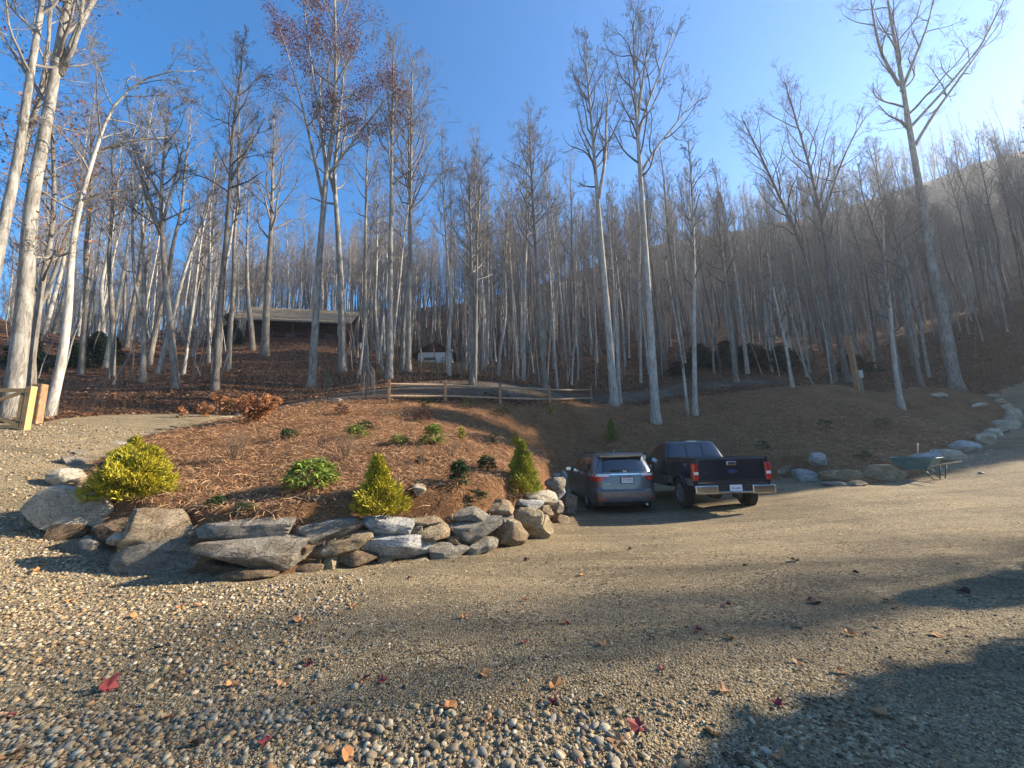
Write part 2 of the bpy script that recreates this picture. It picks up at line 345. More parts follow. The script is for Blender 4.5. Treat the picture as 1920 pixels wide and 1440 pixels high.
def ground_z(x, y):
    x = np.asarray(x, float); y = np.asarray(y, float)
    ing = inside(GPOLY, x, y); d = dist_line(GPOLY, x, y, True); sd = np.where(ing, -d, d)
    g = gravel_z(x, y) + 0.02 * wob(x, y, 1.6, 1) + 0.01 * wob(x, y, 6, 2)
    h = tps_eval(hfit, x, y)
    r = np.hypot(x, y); pathd = dist_line(PATH, x, y)
    amp = np.clip((pathd - 1.0) / 2, 0.15, 1)
    h = h + amp * (0.10 * wob(x, y, 1.3, 3) + 0.05 * wob(x, y, 4.5, 4)) + np.clip((r - 30) / 60, 0, 1) * 1.2 * wob(x, y, 0.25, 5)
    t = np.clip((sd - 0.24) / 0.40, 0, 1); t = t * t * (3 - 2 * t)
    return g + (h - g) * t
def gz(x, y): return float(ground_z(np.array([x]), np.array([y]))[0])
def hit(px, py, lo=2.0): return hitf(ground_z, px, py, lo)

def build_ground():
    az = np.concatenate([np.radians(np.arange(-64, 64.01, 0.42)), np.radians(np.arange(67, 294, 3.0))])
    rr = 0.5 * 1.0205 ** np.arange(0, 318)
    A, RR = np.meshgrid(az, rr); X = RR * np.sin(A); Y = RR * np.cos(A); Z = ground_z(X, Y)
    na, nr = len(az), len(rr); idx = np.arange(na * nr).reshape(nr, na)
    j2 = np.roll(idx, -1, axis=1)
    F = np.stack([idx[:-1], idx[1:], j2[1:], j2[:-1]], -1).reshape(-1, 4)[:, ::-1]
    V = np.stack([X, Y, Z], -1).reshape(-1, 3)
    V = np.vstack([V, [(0, 0, gz(0, 0))]]); 
    c = V[F].mean(1); x, y = c[:, 0], c[:, 1]
    jx, jy = x + 0.10 * wob(x, y, 9, 7), y + 0.10 * wob(x, y, 9, 8)
    ing = inside(GPOLY, x, y) | (dist_line(EDGE, x, y) < .20); path = (dist_line(PATH, jx, jy) < 1.25) & ~ing
    bed = (~ing) & (~path) & (y < np.interp(x, BACK_X, BACK_Y) + 0.4 * wob(x, y, 2, 9)) & (x > -12.5) & (x < 36) & (y > 4)
    forest = ~(ing | path | bed)
    center = np.stack([idx[0], np.full(na, len(V) - 1), j2[0]], -1)
    for name, sel, mat in (('gravel_driveway', ing, 'gravel'), ('dirt_path', path, 'dirt'), ('mulch_bank', bed, 'straw'), ('forest_floor', forest, 'litter')):
        f = F[sel]; u, inv = np.unique(f, return_inverse=True)
        me = np_mesh(name, V[u], inv.reshape(-1, 4)); o = link(name, me, M[mat]); prop(o, kind='structure')
    # the small disc under the camera
    ctr = bpy.data.objects['gravel_driveway']; u = np.concatenate([idx[0], [len(V) - 1]])
    f = np.array([(i, (i + 1) % na, na) for i in range(na)]); bm = bmesh.new(); bm.from_mesh(ctr.data)
    vs = [bm.verts.new(V[k]) for k in u]
    for a, b, c_ in f: bm.faces.new((vs[b], vs[a], vs[c_]))
    bmesh.ops.remove_doubles(bm, verts=bm.verts, dist=0.0005); bm.to_mesh(ctr.data); bm.free()
    ctr.data.polygons.foreach_set('use_smooth', np.full(len(ctr.data.polygons), True))
build_ground()

# ------------------------------------------------------------------ trees
M['bark_pale'] = mat_bark('bark_pale', (0.085, 0.078, 0.068), (0.31, 0.285, 0.25), 0.9, (0.38, 0.365, 0.33))
M['bark_grey'] = mat_bark('bark_grey', (0.08, 0.07, 0.06), (0.23, 0.205, 0.175), 0.8, (0.28, 0.275, 0.25))
M['bark_forest'] = mat_bark('bark_forest', (0.14, 0.13, 0.115), (0.42, 0.395, 0.36), 0.8, (0.46, 0.45, 0.42))
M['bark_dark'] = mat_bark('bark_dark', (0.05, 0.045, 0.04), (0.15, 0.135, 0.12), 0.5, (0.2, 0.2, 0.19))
M['bark_birch'] = mat_bark('bark_birch', (0.17, 0.155, 0.135), (0.45, 0.42, 0.375), 1.0, (0.5, 0.48, 0.45))
M['twig'] = plain('twig', (0.185, 0.165, 0.15), 0.85, 0.2, var=0.3, scale=1.5)
M['twig_dark'] = plain('twig_dark', (0.10, 0.085, 0.075), 0.85, 0.2, var=0.3, scale=1.5)
M['leafcol'] = mat_attr('leaf_blade', 0.6, 0.3, 0.25)
M['needle'] = mat_attr('needle_spray', 0.7, 0.3, 0.2)

LEAF_V = np.array([(0, 0, 0), (.5, .32, .05), (1, 0, -.02), (.5, -.32, .05)]); LEAF_F = np.array([(0, 1, 2, 3)])
def unit(v): return v / (np.linalg.norm(v) + 1e-9)
class Tree:
    """trunk along a path; limbs, branchlets and twigs grown from it. All in local coordinates of the base."""
    def __init__(s, seed): s.rg = np.random.default_rng(seed); s.trunk = MB(); s.limb = MB(); s.seg = []; s.tips = []
    def stem(s, pts, r0, r1, sides=9, flare=1.5, mb=None, wig=0.0):
        pts = np.asarray(pts, float); L = np.concatenate([[0], np.cumsum(np.linalg.norm(np.diff(pts, axis=0), axis=1))]); n = max(6, int(L[-1] / 0.9))
        q = np.linspace(0, L[-1], n); sm = np.stack([np.interp(q, L, pts[:, k]) for k in range(3)], 1)
        for _ in range(2): sm[1:-1] = (sm[:-2] + 2 * sm[1:-1] + sm[2:]) / 4
        if wig: sm[1:] += s.rg.normal(0, wig, (n - 1, 3)) * np.array((1, 1, 0))
        t = q / L[-1]; r = r0 + (r1 - r0) * t ** 0.9; r = r * (1 + (flare - 1) * np.exp(-q / 0.35))
        (mb or s.trunk).tube(sm, r, sides); return sm, r
    def grow(s, p, d, L, r, lev, up, kids, wig=0.16, lens=(0.45, 0.42, 0.4)):
        rg = s.rg; n = (7, 5, 2, 1)[lev]; pts = [p]; d = unit(d)
        for i in range(n):
            d = unit(d + rg.normal(0, wig, 3) + np.array((0, 0, up))); pts.append(pts[-1] + d * L / n)
        pts = np.array(pts); rad = r * (1 - 0.78 * np.linspace(0, 1, n + 1))
        if lev == 0: s.limb.tube(pts, rad, 5, False)
        else:
            for i in range(n): s.seg.append((pts[i], pts[i + 1], rad[i], rad[i + 1]))
        if lev >= len(kids):
            s.tips.append(pts[-1]); return
        for k in range(kids[lev]):
            t = rg.uniform(0.22, 1.0) if lev else rg.uniform(0.25, 1.0); f = t * n; i = min(int(f), n - 1); q = pts[i] + (pts[i + 1] - pts[i]) * (f - i)
            dd = unit(pts[i + 1] - pts[i]); ax = unit(np.cross(dd, rg.normal(0, 1, 3))); a = R(rg.uniform(25, 58)); v = dd * math.cos(a) + ax * math.sin(a)
            s.grow(q, v, L * lens[lev] * rg.uniform(0.6, 1.2) * (1.15 - 0.5 * t), max(rad[i] * 0.5, 0.005), lev + 1, up * 0.8, kids, wig, lens)
    def limbs(s, path, rad, t0, n, Rl, a0=62, a1=28, up=0.12, kids=(8, 6, 3), shape=None, bias=None):
        rg = s.rg; N = len(path); g = rg.uniform(0, 6.28)
        for k in range(n):
            t = t0 + (1 - t0) * ((k + rg.uniform(0.1, 0.9)) / n) ** 0.9; f = t * (N - 1); i = min(int(f), N - 2); p = path[i] + (path[i + 1] - path[i]) * (f - i)
            ax = unit(path[i + 1] - path[i]); g += 2.4 + rg.uniform(-.5, .5); u = (t - t0) / (1 - t0)
            side = unit(np.cross(ax, (math.cos(g), math.sin(g), 0.0)))
            if bias is not None: side = unit(side + np.array(bias))
            a = R(a0 + (a1 - a0) * u) * rg.uniform(0.8, 1.15); d = ax * math.cos(a) + side * math.sin(a)
            sh = shape(u) if shape else (0.55 + 0.9 * u * (1 - u) * 2) * (1.05 - 0.5 * u)
            s.grow(p, d, Rl * sh * rg.uniform(0.75, 1.2), min(rad[i] * 0.55, 0.03 + 0.016 * Rl), 0, up, kids)
    def crown_mesh(s, name):
        S = s.seg; A = np.array([x[0] for x in S]); B = np.array([x[1] for x in S]); ra = np.array([x[2] for x in S]); rb = np.array([x[3] for x in S])
        d = B - A; d /= np.linalg.norm(d, axis=1)[:, None] + 1e-9; ref = np.where(np.abs(d[:, 2:3]) > 0.8, np.array([[1., 0, 0]]), np.array([[0, 0, 1.]]))
        u = np.cross(d, ref); u /= np.linalg.norm(u, axis=1)[:, None] + 1e-9; w = np.cross(d, u); V = []
        for c, r in ((A, np.maximum(ra, .006)), (B, np.maximum(rb, .0045))):
            for k in range(3): an = k * 2.0944; V.append(c + r[:, None] * (math.cos(an) * u + math.sin(an) * w))
        V = np.stack(V, 1).reshape(-1, 3); b = (np.arange(len(S)) * 6)[:, None]
        F = np.concatenate([b + np.array([[0, 1, 4, 3]]), b + np.array([[1, 2, 5, 4]]), b + np.array([[2, 0, 3, 5]])])
        if s.limb.f:
            LV = np.array(s.limb.v); LF = np.array(s.limb.f) + len(V); V = np.vstack([V, LV]); F = np.vstack([F, LF])
        return np_mesh(name, V, F, True)
    def leaves(s, name, n, size, cols, spread=0.35, pick=None, droop=0.6):
        tips = np.array(s.tips)
        if pick is not None: tips = tips[pick(tips)]
        rg = s.rg; k = rg.integers(0, len(tips), n); T = tips[k] + rg.normal(0, spread, (n, 3)); Mx = rotmats(rg, n, 1.2) * rg.uniform(0.6, 1.3, n)[:, None, None] * size
        c = np.array(cols)[rg.integers(0, len(cols), n)] * rg.uniform(0.7, 1.25, (n, 1)); V, F, C = scatter(LEAF_V, LEAF_F, Mx, T, c)
        return np_mesh(name, V, F, False, C)
def finish(t, name, loc, bark, twig, label, group=None, cat='tree', leaves=None):
    e = empty(name, loc, 0, label, cat, group)
    t.trunk.build('trunk', M[bark], e, True); link('crown', t.crown_mesh('crown'), M[twig], e)
    if leaves is not None: link('leaves', leaves, M['leafcol'], e)
    return e
def px_tree(seed, base, pts, width_px, bark, label, D=None, t0=0.5, n=18, Rl=4.5, top_r=0.04, name='bare_tree', twig='twig', group=None, **kw):
    """trunk path through photo pixels, all at the distance of the base"""
    b = hit(*base) if D is None else P(*base, D)
    if D is not None: b[2] = gz(b[0], b[1])
    D = b[1]; w = [P(a, c, D) - b for a, c in pts]; path = np.array([np.array((0, 0, -0.25))] + w)
    cosv = 1 / math.sqrt(1 + (b[0] / D) ** 2); r0 = width_px / FPX * D * 0.5 * cosv
    rg = np.random.default_rng(seed + 900); path[2:, 1] += np.cumsum(rg.normal(0, 0.12, len(path) - 2))
    t = Tree(seed); sm, rad = t.stem(path, r0, top_r); forks = kw.pop('forks', ())
    for (i, fpts, fr) in forks:                       # extra stems given as pixels too
        q = [P(a, c, D) - b for a, c in fpts]; q = np.array(q); q[1:, 1] += np.linspace(0, i, len(q) - 1)
        fs, frad = t.stem(q, r0 * fr, 0.03, 7, 1.0)
        t.limbs(fs, frad, 0.18, max(5, n // 3), Rl * 0.75, up=0.14)
    lv = kw.pop('leaves', None); t.limbs(sm, rad, t0, n, Rl, **kw)
    lm = t.leaves('leaves', *lv) if lv else None
    return finish(t, name, tuple(b), bark, twig, label, group, leaves=lm), b

RED = [(0.10, 0.022, 0.02), (0.14, 0.035, 0.025), (0.20, 0.06, 0.035)]; ORANGE = [(0.42, 0.17, 0.07), (0.32, 0.12, 0.05), (0.25, 0.10, 0.05)]
# --- trees that the photograph shows one by one
FEAT = []
def ft(*a, **k): o, b = px_tree(*a, **k); FEAT.append(b[:2]); return o
ft(11, (26, 742), [(26, 742), (40, 560), (62, 380), (88, 240), (112, 120), (138, -40), (160, -240), (170, -400)], 46, 'bark_pale', 'thick pale beech trunk right behind the wooden gate, forking high up', D=12.2, t0=0.42, n=16, Rl=4.0,
   forks=[(1.0, [(112, 140), (140, 60), (170, -60), (200, -220)], 0.45), (-1.2, [(112, 140), (160, 60), (186, -20), (215, -180)], 0.3)], leaves=(900, 0.11, RED, 0.35))
ft(12, (-45, 705), [(-45, 705), (-25, 500), (0, 280), (22, 100), (45, -30), (70, -260)], 42, 'bark_pale', 'pale smooth trunk partly cut off beyond the gate', D=11.0, t0=0.55, n=12, Rl=3.6)
ft(13, (-60, 700), [(-60, 700), (-12, 560), (30, 420), (62, 320), (98, 240), (112, 160), (120, 40)], 34, 'bark_pale', 'pale leaning trunk crossing behind the thick beech at the gate', D=13.5, t0=0.6, n=12, Rl=3.5)
ft(14, (50, 735), [(50, 735), (62, 640), (80, 540), (92, 440), (94, 330), (90, 200)], 22, 'bark_grey', 'slender grey tree with a few orange leaves beside the gate beech', D=13.2, t0=0.35, n=16, Rl=3.0, leaves=(700, 0.12, ORANGE, 0.4))
ft(15, (68, 735), [(68, 735), (66, 660), (70, 560), (78, 400), (84, 250)], 17, 'bark_grey', 'thin upright tree standing behind the stubby cedar post', D=14.5, t0=0.5, n=12, Rl=2.6)
ft(16, (88, 783), [(88, 783), (106, 720), (122, 650), (131, 560), (135, 470), (150, 390), (168, 330), (190, 285), (196, 250), (216, 212), (240, 170), (262, 138), (300, 122), (330, 112), (352, 116)], 26, 'bark_birch', 'crooked white trunk bending right at the edge of the upper gravel drive', t0=0.45, n=16, Rl=3.0, up=0.05, top_r=.012,
   forks=[(0.6, [(190, 283), (225, 262), (262, 250), (290, 235)], 0.35), (-0.8, [(134, 470), (110, 486), (92, 500)], 0.25)])
ft(17, (268, 716), [(268, 716), (266, 600), (262, 500), (258, 400), (262, 300)], 14, 'bark_pale', 'straight tree with a low left fork on the dark bank left of the cabin', t0=0.45, n=16, Rl=3.2, forks=[(0.5, [(265, 590), (250, 520), (243, 430), (240, 350), (232, 260)], 0.6)])
ft(18, (330, 728), [(330, 728), (322, 640), (310, 520), (302, 440), (298, 380), (310, 290), (318, 200)], 17, 'bark_grey', 'vase shaped tree spreading into several limbs above the brown bank', t0=0.52, n=14, Rl=3.6, twig='twig_dark',
   forks=[(1.0, [(302, 440), (275, 380), (248, 320), (215, 240)], 0.6), (-1.0, [(302, 440), (280, 370), (272, 300), (268, 210)], 0.55), (0.5, [(300, 430), (312, 390), (320, 340), (330, 260)], 0.5)])
ft(19, (403, 730), [(403, 730), (411, 560), (424, 430), (432, 330), (440, 240), (448, 150), (455, 70)], 16, 'bark_dark', 'dark slim trunk with an upswept crown above the dried hydrangeas', t0=0.5, n=20, Rl=3.6, twig='twig_dark', forks=[(0.8, [(432, 340), (452, 300), (470, 250), (480, 200)], 0.4)])
ft(20, (474, 656), [(474, 656), (472, 610), (462, 570), (458, 470), (462, 360)], 13, 'bark_grey', 'kinked grey trunk in front of the left end of the cabin', t0=0.55, n=14, Rl=4)
ft(21, (496, 668), [(496, 668), (501, 540), (507, 430), (509, 330), (511, 220)], 18, 'bark_grey', 'grey tree with a fan of fine branches in front of the cabin roof', t0=0.45, n=26, Rl=6.5, a0=45)
ft(22, (584, 724), [(584, 724), (590, 650), (600, 500), (607, 400), (613, 330), (626, 240), (630, 120), (628, -20), (630, -120)], 17, 'bark_pale', 'tall oak with a crown of dark red leaves leaning across the cabin front', t0=0.5, n=24, Rl=5.4, a0=50,
   forks=[(1.2, [(609, 390), (590, 300), (566, 210), (540, 120), (505, 20)], 0.5), (-1.0, [(613, 330), (600, 230), (590, 130), (580, 10)], 0.5), (0.5, [(613, 330), (660, 270), (705, 200), (740, 150)], 0.4)], leaves=(21000, 0.105, RED, 0.26, lambda p: (p[:, 2] > 13.5) | (np.random.default_rng(5).uniform(0, 1, len(p)) < 0.03)))
ft(23, (643, 697), [(643, 697), (643, 560), (636, 430), (626, 330), (640, 230), (650, 120)], 18, 'bark_pale', 'sturdy pale trunk at the right end of the cabin, leaning and forking', t0=0.5, n=22, Rl=5.5, forks=[(0.9, [(630, 370), (610, 300), (596, 220), (590, 120)], 0.5)])
ft(24, (730, 709), [(730, 709), (732, 500), (733, 300), (735, 180), (736, 70)], 14, 'bark_pale', 'very straight tall pale trunk rising behind the first fence post', t0=0.52, n=24, Rl=4.0, a0=45, a1=20)
ft(25, (765, 696), [(765, 696), (768, 500), (770, 320), (772, 200), (774, 110)], 12, 'bark_pale', 'straight tree with a cone shaped crown just left of the small white shed', t0=0.45, n=34, Rl=5.5, shape=lambda u: 1.1 - 0.85 * u)
ft(26, (684, 690), [(684, 690), (684, 500), (685, 330), (690, 230)], 11, 'bark_pale', 'slim pale trunk above the bare weeping sapling', t0=0.55, n=18, Rl=3.6)
ft(27, (886, 722), [(886, 722), (885, 560), (883, 440), (880, 330)], 11, 'bark_grey', 'twin stemmed grey tree behind the second fence span', t0=0.5, n=22, Rl=3.8, forks=[(0.3, [(890, 720), (893, 560), (894, 440), (900, 340)], 0.8)])
ft(28, (1022, 730), [(1022, 730), (1010, 560), (1002, 430), (996, 330), (992, 245)], 12, 'bark_grey', 'grey tree with a rounded oval crown behind the fourth fence post', t0=0.5, n=34, Rl=4.4, shape=lambda u: 1.0 - 0.55 * u)
ft(29, (1152, 760), [(1152, 760), (1140, 600), (1126, 430), (1112, 260), (1104, 170), (1098, 80)], 17, 'bark_birch', 'tall mottled white trunk beside the right end of the rail fence', t0=0.56, n=26, Rl=4.6, a0=48, a1=22, twig='twig_dark', forks=[(0.6, [(1122, 372), (1136, 300), (1138, 210), (1150, 130)], 0.5)])
ft(30, (1162, 757), [(1162, 757), (1156, 640), (1146, 500), (1136, 380)], 9, 'bark_birch', 'thin white companion trunk leaning on the tall mottled one', t0=0.5, n=12, Rl=2.5)
ft(31, (1230, 791), [(1230, 791), (1221, 640), (1208, 450), (1196, 300), (1188, 180), (1184, 40)], 18, 'bark_birch', 'tallest white trunk, standing on the mulch bank behind the minivan', t0=0.55, n=20, Rl=5.2, a0=42, a1=20, twig='twig_dark', bias=(0.25, 0, 0),
   forks=[(0.6, [(1200, 325), (1235, 270), (1275, 220), (1310, 170)], 0.4), (-0.6, [(1194, 260), (1215, 190), (1240, 130), (1255, 80)], 0.4), (0.3, [(1194, 230), (1205, 150), (1215, 90), (1222, 45)], 0.45)])
ft(32, (1303, 779), [(1303, 779), (1301, 640), (1300, 480), (1298, 360), (1292, 260)], 11, 'bark_birch', 'speckled slim birch on the bank above the pickup cab', t0=0.4, n=20, Rl=2.6, a0=45, twig='twig_dark', forks=[(0.3, [(1290, 779), (1280, 680), (1262, 560), (1250, 480)], 0.6)])
ft(33, (1380, 716), [(1380, 716), (1370, 600), (1356, 480), (1345, 380)], 12, 'bark_grey', 'grey trunk with dark evergreens right behind it, above the pickup', t0=0.5, n=18, Rl=4, twig='twig_dark')
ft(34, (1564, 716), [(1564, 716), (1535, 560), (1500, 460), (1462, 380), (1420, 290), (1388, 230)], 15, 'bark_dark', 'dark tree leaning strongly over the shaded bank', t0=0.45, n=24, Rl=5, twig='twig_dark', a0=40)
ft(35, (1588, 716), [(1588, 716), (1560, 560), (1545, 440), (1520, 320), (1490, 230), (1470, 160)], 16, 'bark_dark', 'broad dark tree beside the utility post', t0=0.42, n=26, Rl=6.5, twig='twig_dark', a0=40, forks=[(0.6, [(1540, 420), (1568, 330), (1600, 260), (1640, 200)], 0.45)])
ft(36, (1690, 766), [(1690, 766), (1676, 660), (1666, 560), (1658, 480), (1655, 400)], 14, 'bark_birch', 'white birch with bare side twigs on the far end of the mulch bank', t0=0.35, n=14, Rl=3.2, twig='twig_dark')
ft(37, (1793, 729), [(1793, 729), (1772, 600), (1752, 480), (1728, 360), (1706, 250), (1688, 150), (1672, 40), (1655, -90)], 30, 'bark_pale', 'great thick tree with long ascending limbs beside the upper drive', t0=0.5, n=22, Rl=6.0, a0=46, a1=25, twig='twig_dark', bias=(0.15, 0, 0),
   forks=[(0.8, [(1712, 278), (1750, 215), (1800, 150), (1860, 70), (1900, 20)], 0.36), (-0.8, [(1706, 240), (1770, 170), (1830, 95), (1880, -20)], 0.33), (0.4, [(1690, 170), (1715, 110), (1745, 40), (1765, -40)], 0.35), (-0.4, [(1686, 160), (1650, 100), (1630, 20), (1620, -60)], 0.35)])
ft(38, (1728, 724), [(1728, 724), (1705, 600), (1690, 480), (1672, 380)], 12, 'bark_grey', 'slim grey trunk left of the great tree by the upper drive', t0=0.5, n=16, Rl=3.6, twig='twig_dark')
ft(39, (1486, 726), [(1486, 726), (1470, 640), (1450, 560), (1432, 480)], 8, 'bark_birch', 'thin white sapling leaning on the shaded bank', t0=0.3, n=12, Rl=2.0, twig='twig_dark')

# --- prototypes for the forest: trunk and crown meshes shared by copies
PROTO = []
def proto(seed, H, r0, t0, n, Rl, bark, twig, bend=0.4, **kw):
    rg = np.random.default_rng(seed); z = np.linspace(0, H, 8); pts = np.stack([np.cumsum(rg.normal(0, bend, 8)) * 0.5, np.cumsum(rg.normal(0, bend, 8)) * 0.5, z], 1); pts[0] = (0, 0, -0.4); pts[1, :2] *= 0.3
    t = Tree(seed); sm, rad = t.stem(pts, r0, 0.03, 7, 1.4)
    t.limbs(sm, rad, t0, n, Rl, **kw)
    tm = bpy.data.meshes.new('trunk'); tm.from_pydata(t.trunk.v, [], t.trunk.f); tm.update(); tm.polygons.foreach_set('use_smooth', np.full(len(tm.polygons), True)); tm.materials.append(M[bark])
    cm = t.crown_mesh('crown'); cm.materials.append(M[twig]); PROTO.append((tm, cm, H))
proto(101, 23, 0.22, 0.55, 22, 3.4, 'bark_forest', 'twig', 0.25, a0=50, kids=(8, 6, 3))
proto(102, 21, 0.19, 0.50, 24, 3.2, 'bark_forest', 'twig', 0.3, kids=(8, 6, 3), shape=lambda u: 1.1 - 0.7 * u)
proto(103, 24, 0.25, 0.50, 20, 4.2, 'bark_grey', 'twig', 0.4, a0=55, kids=(8, 6, 3))
proto(104, 18, 0.15, 0.42, 20, 3.0, 'bark_birch', 'twig', 0.4, kids=(8, 6, 3))
proto(105, 20, 0.18, 0.48, 20, 3.6, 'bark_grey', 'twig', 0.5, a0=45, kids=(8, 6, 3))
proto(106, 13, 0.09, 0.35, 16, 2.0, 'bark_forest', 'twig', 0.35, kids=(7, 5, 3))
proto(107, 22, 0.21, 0.58, 20, 3.8, 'bark_dark', 'twig_dark', 0.4, kids=(8, 6, 3))

def keep_clear(x, y):
    ok = ~inside(GPOLY, x, y) & (dist_line(PATH, x, y) > 2.6) & (y > 13)
    ok &= ~((y < np.interp(x, BACK_X, BACK_Y) + 1.5) & (x > -16) & (x < 40))
    ok &= ~((x > -34) & (x < -17) & (y > 40.5) & (y < 52))                        # cabin
    ok &= ~((x > -.735 * y) & (x < -.425 * y) & (y > 18) & (y < 42))              # the open view of the cabin
    ok &= ~((x > -15) & (x < -4) & (y > 28) & (y < 60) & (np.abs(x + .196 * y) < 3.4))   # the shed and the view of it
    return ok
random.seed(4); forest = []; HASH = {}
def put(x, y): HASH.setdefault((int(x // 3), int(y // 3)), []).append((x, y))
for a_, b_ in FEAT: put(a_, b_)
frg = np.random.default_rng(44)
def fill(n, d0, d1, sep, out, az0=-53, az1=50):
    m = n * 14; az = np.radians(frg.uniform(az0, az1, m)); D = d0 + (d1 - d0) * frg.uniform(0, 1, m) ** 1.1; X = D * np.tan(az); ok = keep_clear(X, D); k = 0
    for x, y in zip(X[ok].tolist(), D[ok].tolist()):
        if k >= n: break
        i, j = int(x // 3), int(y // 3)
        if any((x - p) ** 2 + (y - q) ** 2 < sep * sep for u in (i - 1, i, i + 1) for v in (j - 1, j, j + 1) for p, q in HASH.get((u, v), ())): continue
        put(x, y); out.append((x, y)); k += 1
fill(110, 24, 45, 2.0, forest); fill(170, 42, 85, 2.2, forest)
FKIND = {'bark_forest': 'pale grey', 'bark_grey': 'mid grey', 'bark_birch': 'whitish', 'bark_dark': 'dark barked'}
def zone(x, y):
    q = x / y; return 'in the wood beyond the gate' if q < -.74 else 'behind the log cabin' if q < -.42 else 'around the small white shed' if q < -.1 else 'on the leafy slope behind the rail fence' if q < .22 else 'above the bank behind the parked vehicles' if q < .6 else 'on the hillside behind the utility post'
for i, (x, y) in enumerate(forest):
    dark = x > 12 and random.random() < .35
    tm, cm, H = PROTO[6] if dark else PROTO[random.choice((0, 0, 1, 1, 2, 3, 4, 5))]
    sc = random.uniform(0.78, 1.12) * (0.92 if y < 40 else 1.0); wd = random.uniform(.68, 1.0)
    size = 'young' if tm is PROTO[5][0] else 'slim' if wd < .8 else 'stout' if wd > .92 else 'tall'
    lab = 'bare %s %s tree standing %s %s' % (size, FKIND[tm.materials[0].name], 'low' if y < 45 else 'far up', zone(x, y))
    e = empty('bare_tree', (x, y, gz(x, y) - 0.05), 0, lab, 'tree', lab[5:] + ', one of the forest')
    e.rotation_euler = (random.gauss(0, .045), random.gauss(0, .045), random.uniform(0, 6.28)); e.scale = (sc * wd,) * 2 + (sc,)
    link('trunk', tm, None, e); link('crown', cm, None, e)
# --- the far wood on the ridges: one mass of trees, instanced on points
def far_wood():
    random.seed(9); pts = []
    fill(420, 45, 80, 1.5, pts, -54, 54); fill(520, 44, 110, 1.2, pts, -54, 4); fill(800, 70, 160, 2.0, pts, -54, 57); fill(160, 34, 60, 1.8, pts, 30, 56)
    pts = np.array(pts); T = np.stack([pts[:, 0], pts[:, 1], ground_z(pts[:, 0], pts[:, 1]) - .1], 1)
    me = bpy.data.meshes.new('far_wood'); me.from_pydata([tuple(p) for p in T], [], []); o = link('far_wood', me); prop(o, 'bare wood covering the far ridges as one grey brown mass', 'wood', None, 'stuff')
    ng = bpy.data.node_groups.new('far_wood', 'GeometryNodeTree'); ng.interface.new_socket('Geometry', in_out='INPUT', socket_type='NodeSocketGeometry'); ng.interface.new_socket('Geometry', in_out='OUTPUT', socket_type='NodeSocketGeometry'); N, L = ng.nodes, ng.links
    gi, go = N.new('NodeGroupInput'), N.new('NodeGroupOutput'); ja = N.new('GeometryNodeJoinGeometry')
    for tm, cm, H in PROTO:
        jb = N.new('GeometryNodeJoinGeometry')
        for m in (cm, tm):
            oi = N.new('GeometryNodeObjectInfo'); oi.inputs['Object'].default_value = next(q for q in COL.objects if q.data is m); L.new(oi.outputs['Geometry'], jb.inputs[0])
        gt = N.new('GeometryNodeGeometryToInstance'); L.new(jb.outputs[0], gt.inputs[0]); L.new(gt.outputs[0], ja.inputs[0])
    def rnd(t, a, b, seed):
        r = N.new('FunctionNodeRandomValue'); r.data_type = t; k = {'FLOAT': ('Min_001', 'Max_001'), 'INT': ('Min_002', 'Max_002'), 'FLOAT_VECTOR': ('Min', 'Max')}[t]
        for s_ in r.inputs:
            if s_.identifier == k[0]: s_.default_value = a
            if s_.identifier == k[1]: s_.default_value = b
            if s_.name == 'Seed': s_.default_value = seed
        return [q for q in r.outputs if q.enabled][0]
    ip = N.new('GeometryNodeInstanceOnPoints'); ip.inputs['Pick Instance'].default_value = True
    L.new(gi.outputs[0], ip.inputs['Points']); L.new(ja.outputs[0], ip.inputs['Instance']); L.new(rnd('INT', 0, len(PROTO) - 1, 1), ip.inputs['Instance Index'])
    L.new(rnd('FLOAT_VECTOR', (-.06, -.06, 0), (.06, .06, 6.28), 2), ip.inputs['Rotation']); L.new(rnd('FLOAT_VECTOR', (.5, .5, .55), (.8, .8, 1.0), 3), ip.inputs['Scale'])
    L.new(ip.outputs[0], go.inputs[0]); md = o.modifiers.new('far_wood', 'NODES'); md.node_group = ng
    pts = []; random.seed(19); fill(300, 21, 62, .8, pts, -54, 54); pts = np.array(pts); T = np.stack([pts[:, 0], pts[:, 1], ground_z(pts[:, 0], pts[:, 1]) - .1], 1)
    me = bpy.data.meshes.new('undergrowth'); me.from_pydata([tuple(p) for p in T], [], []); o = link('undergrowth', me); prop(o, 'tangle of bare saplings and brush between the trunks', 'undergrowth', None, 'stuff')
    ng2 = ng.copy(); md = o.modifiers.new('undergrowth', 'NODES'); md.node_group = ng2
    for q in ng2.nodes:
        if q.bl_idname == 'FunctionNodeRandomValue' and q.data_type == 'FLOAT_VECTOR':
            for s_ in q.inputs:
                if s_.identifier == 'Min': s_.default_value = (-.25, -.25, 0) if abs(s_.default_value[0] + .06) < 1e-3 else (.10, .10, .10)
                if s_.identifier == 'Max': s_.default_value = (.25, .25, 6.28) if abs(s_.default_value[0] - .06) < 1e-3 else (.30, .30, .30)
far_wood()

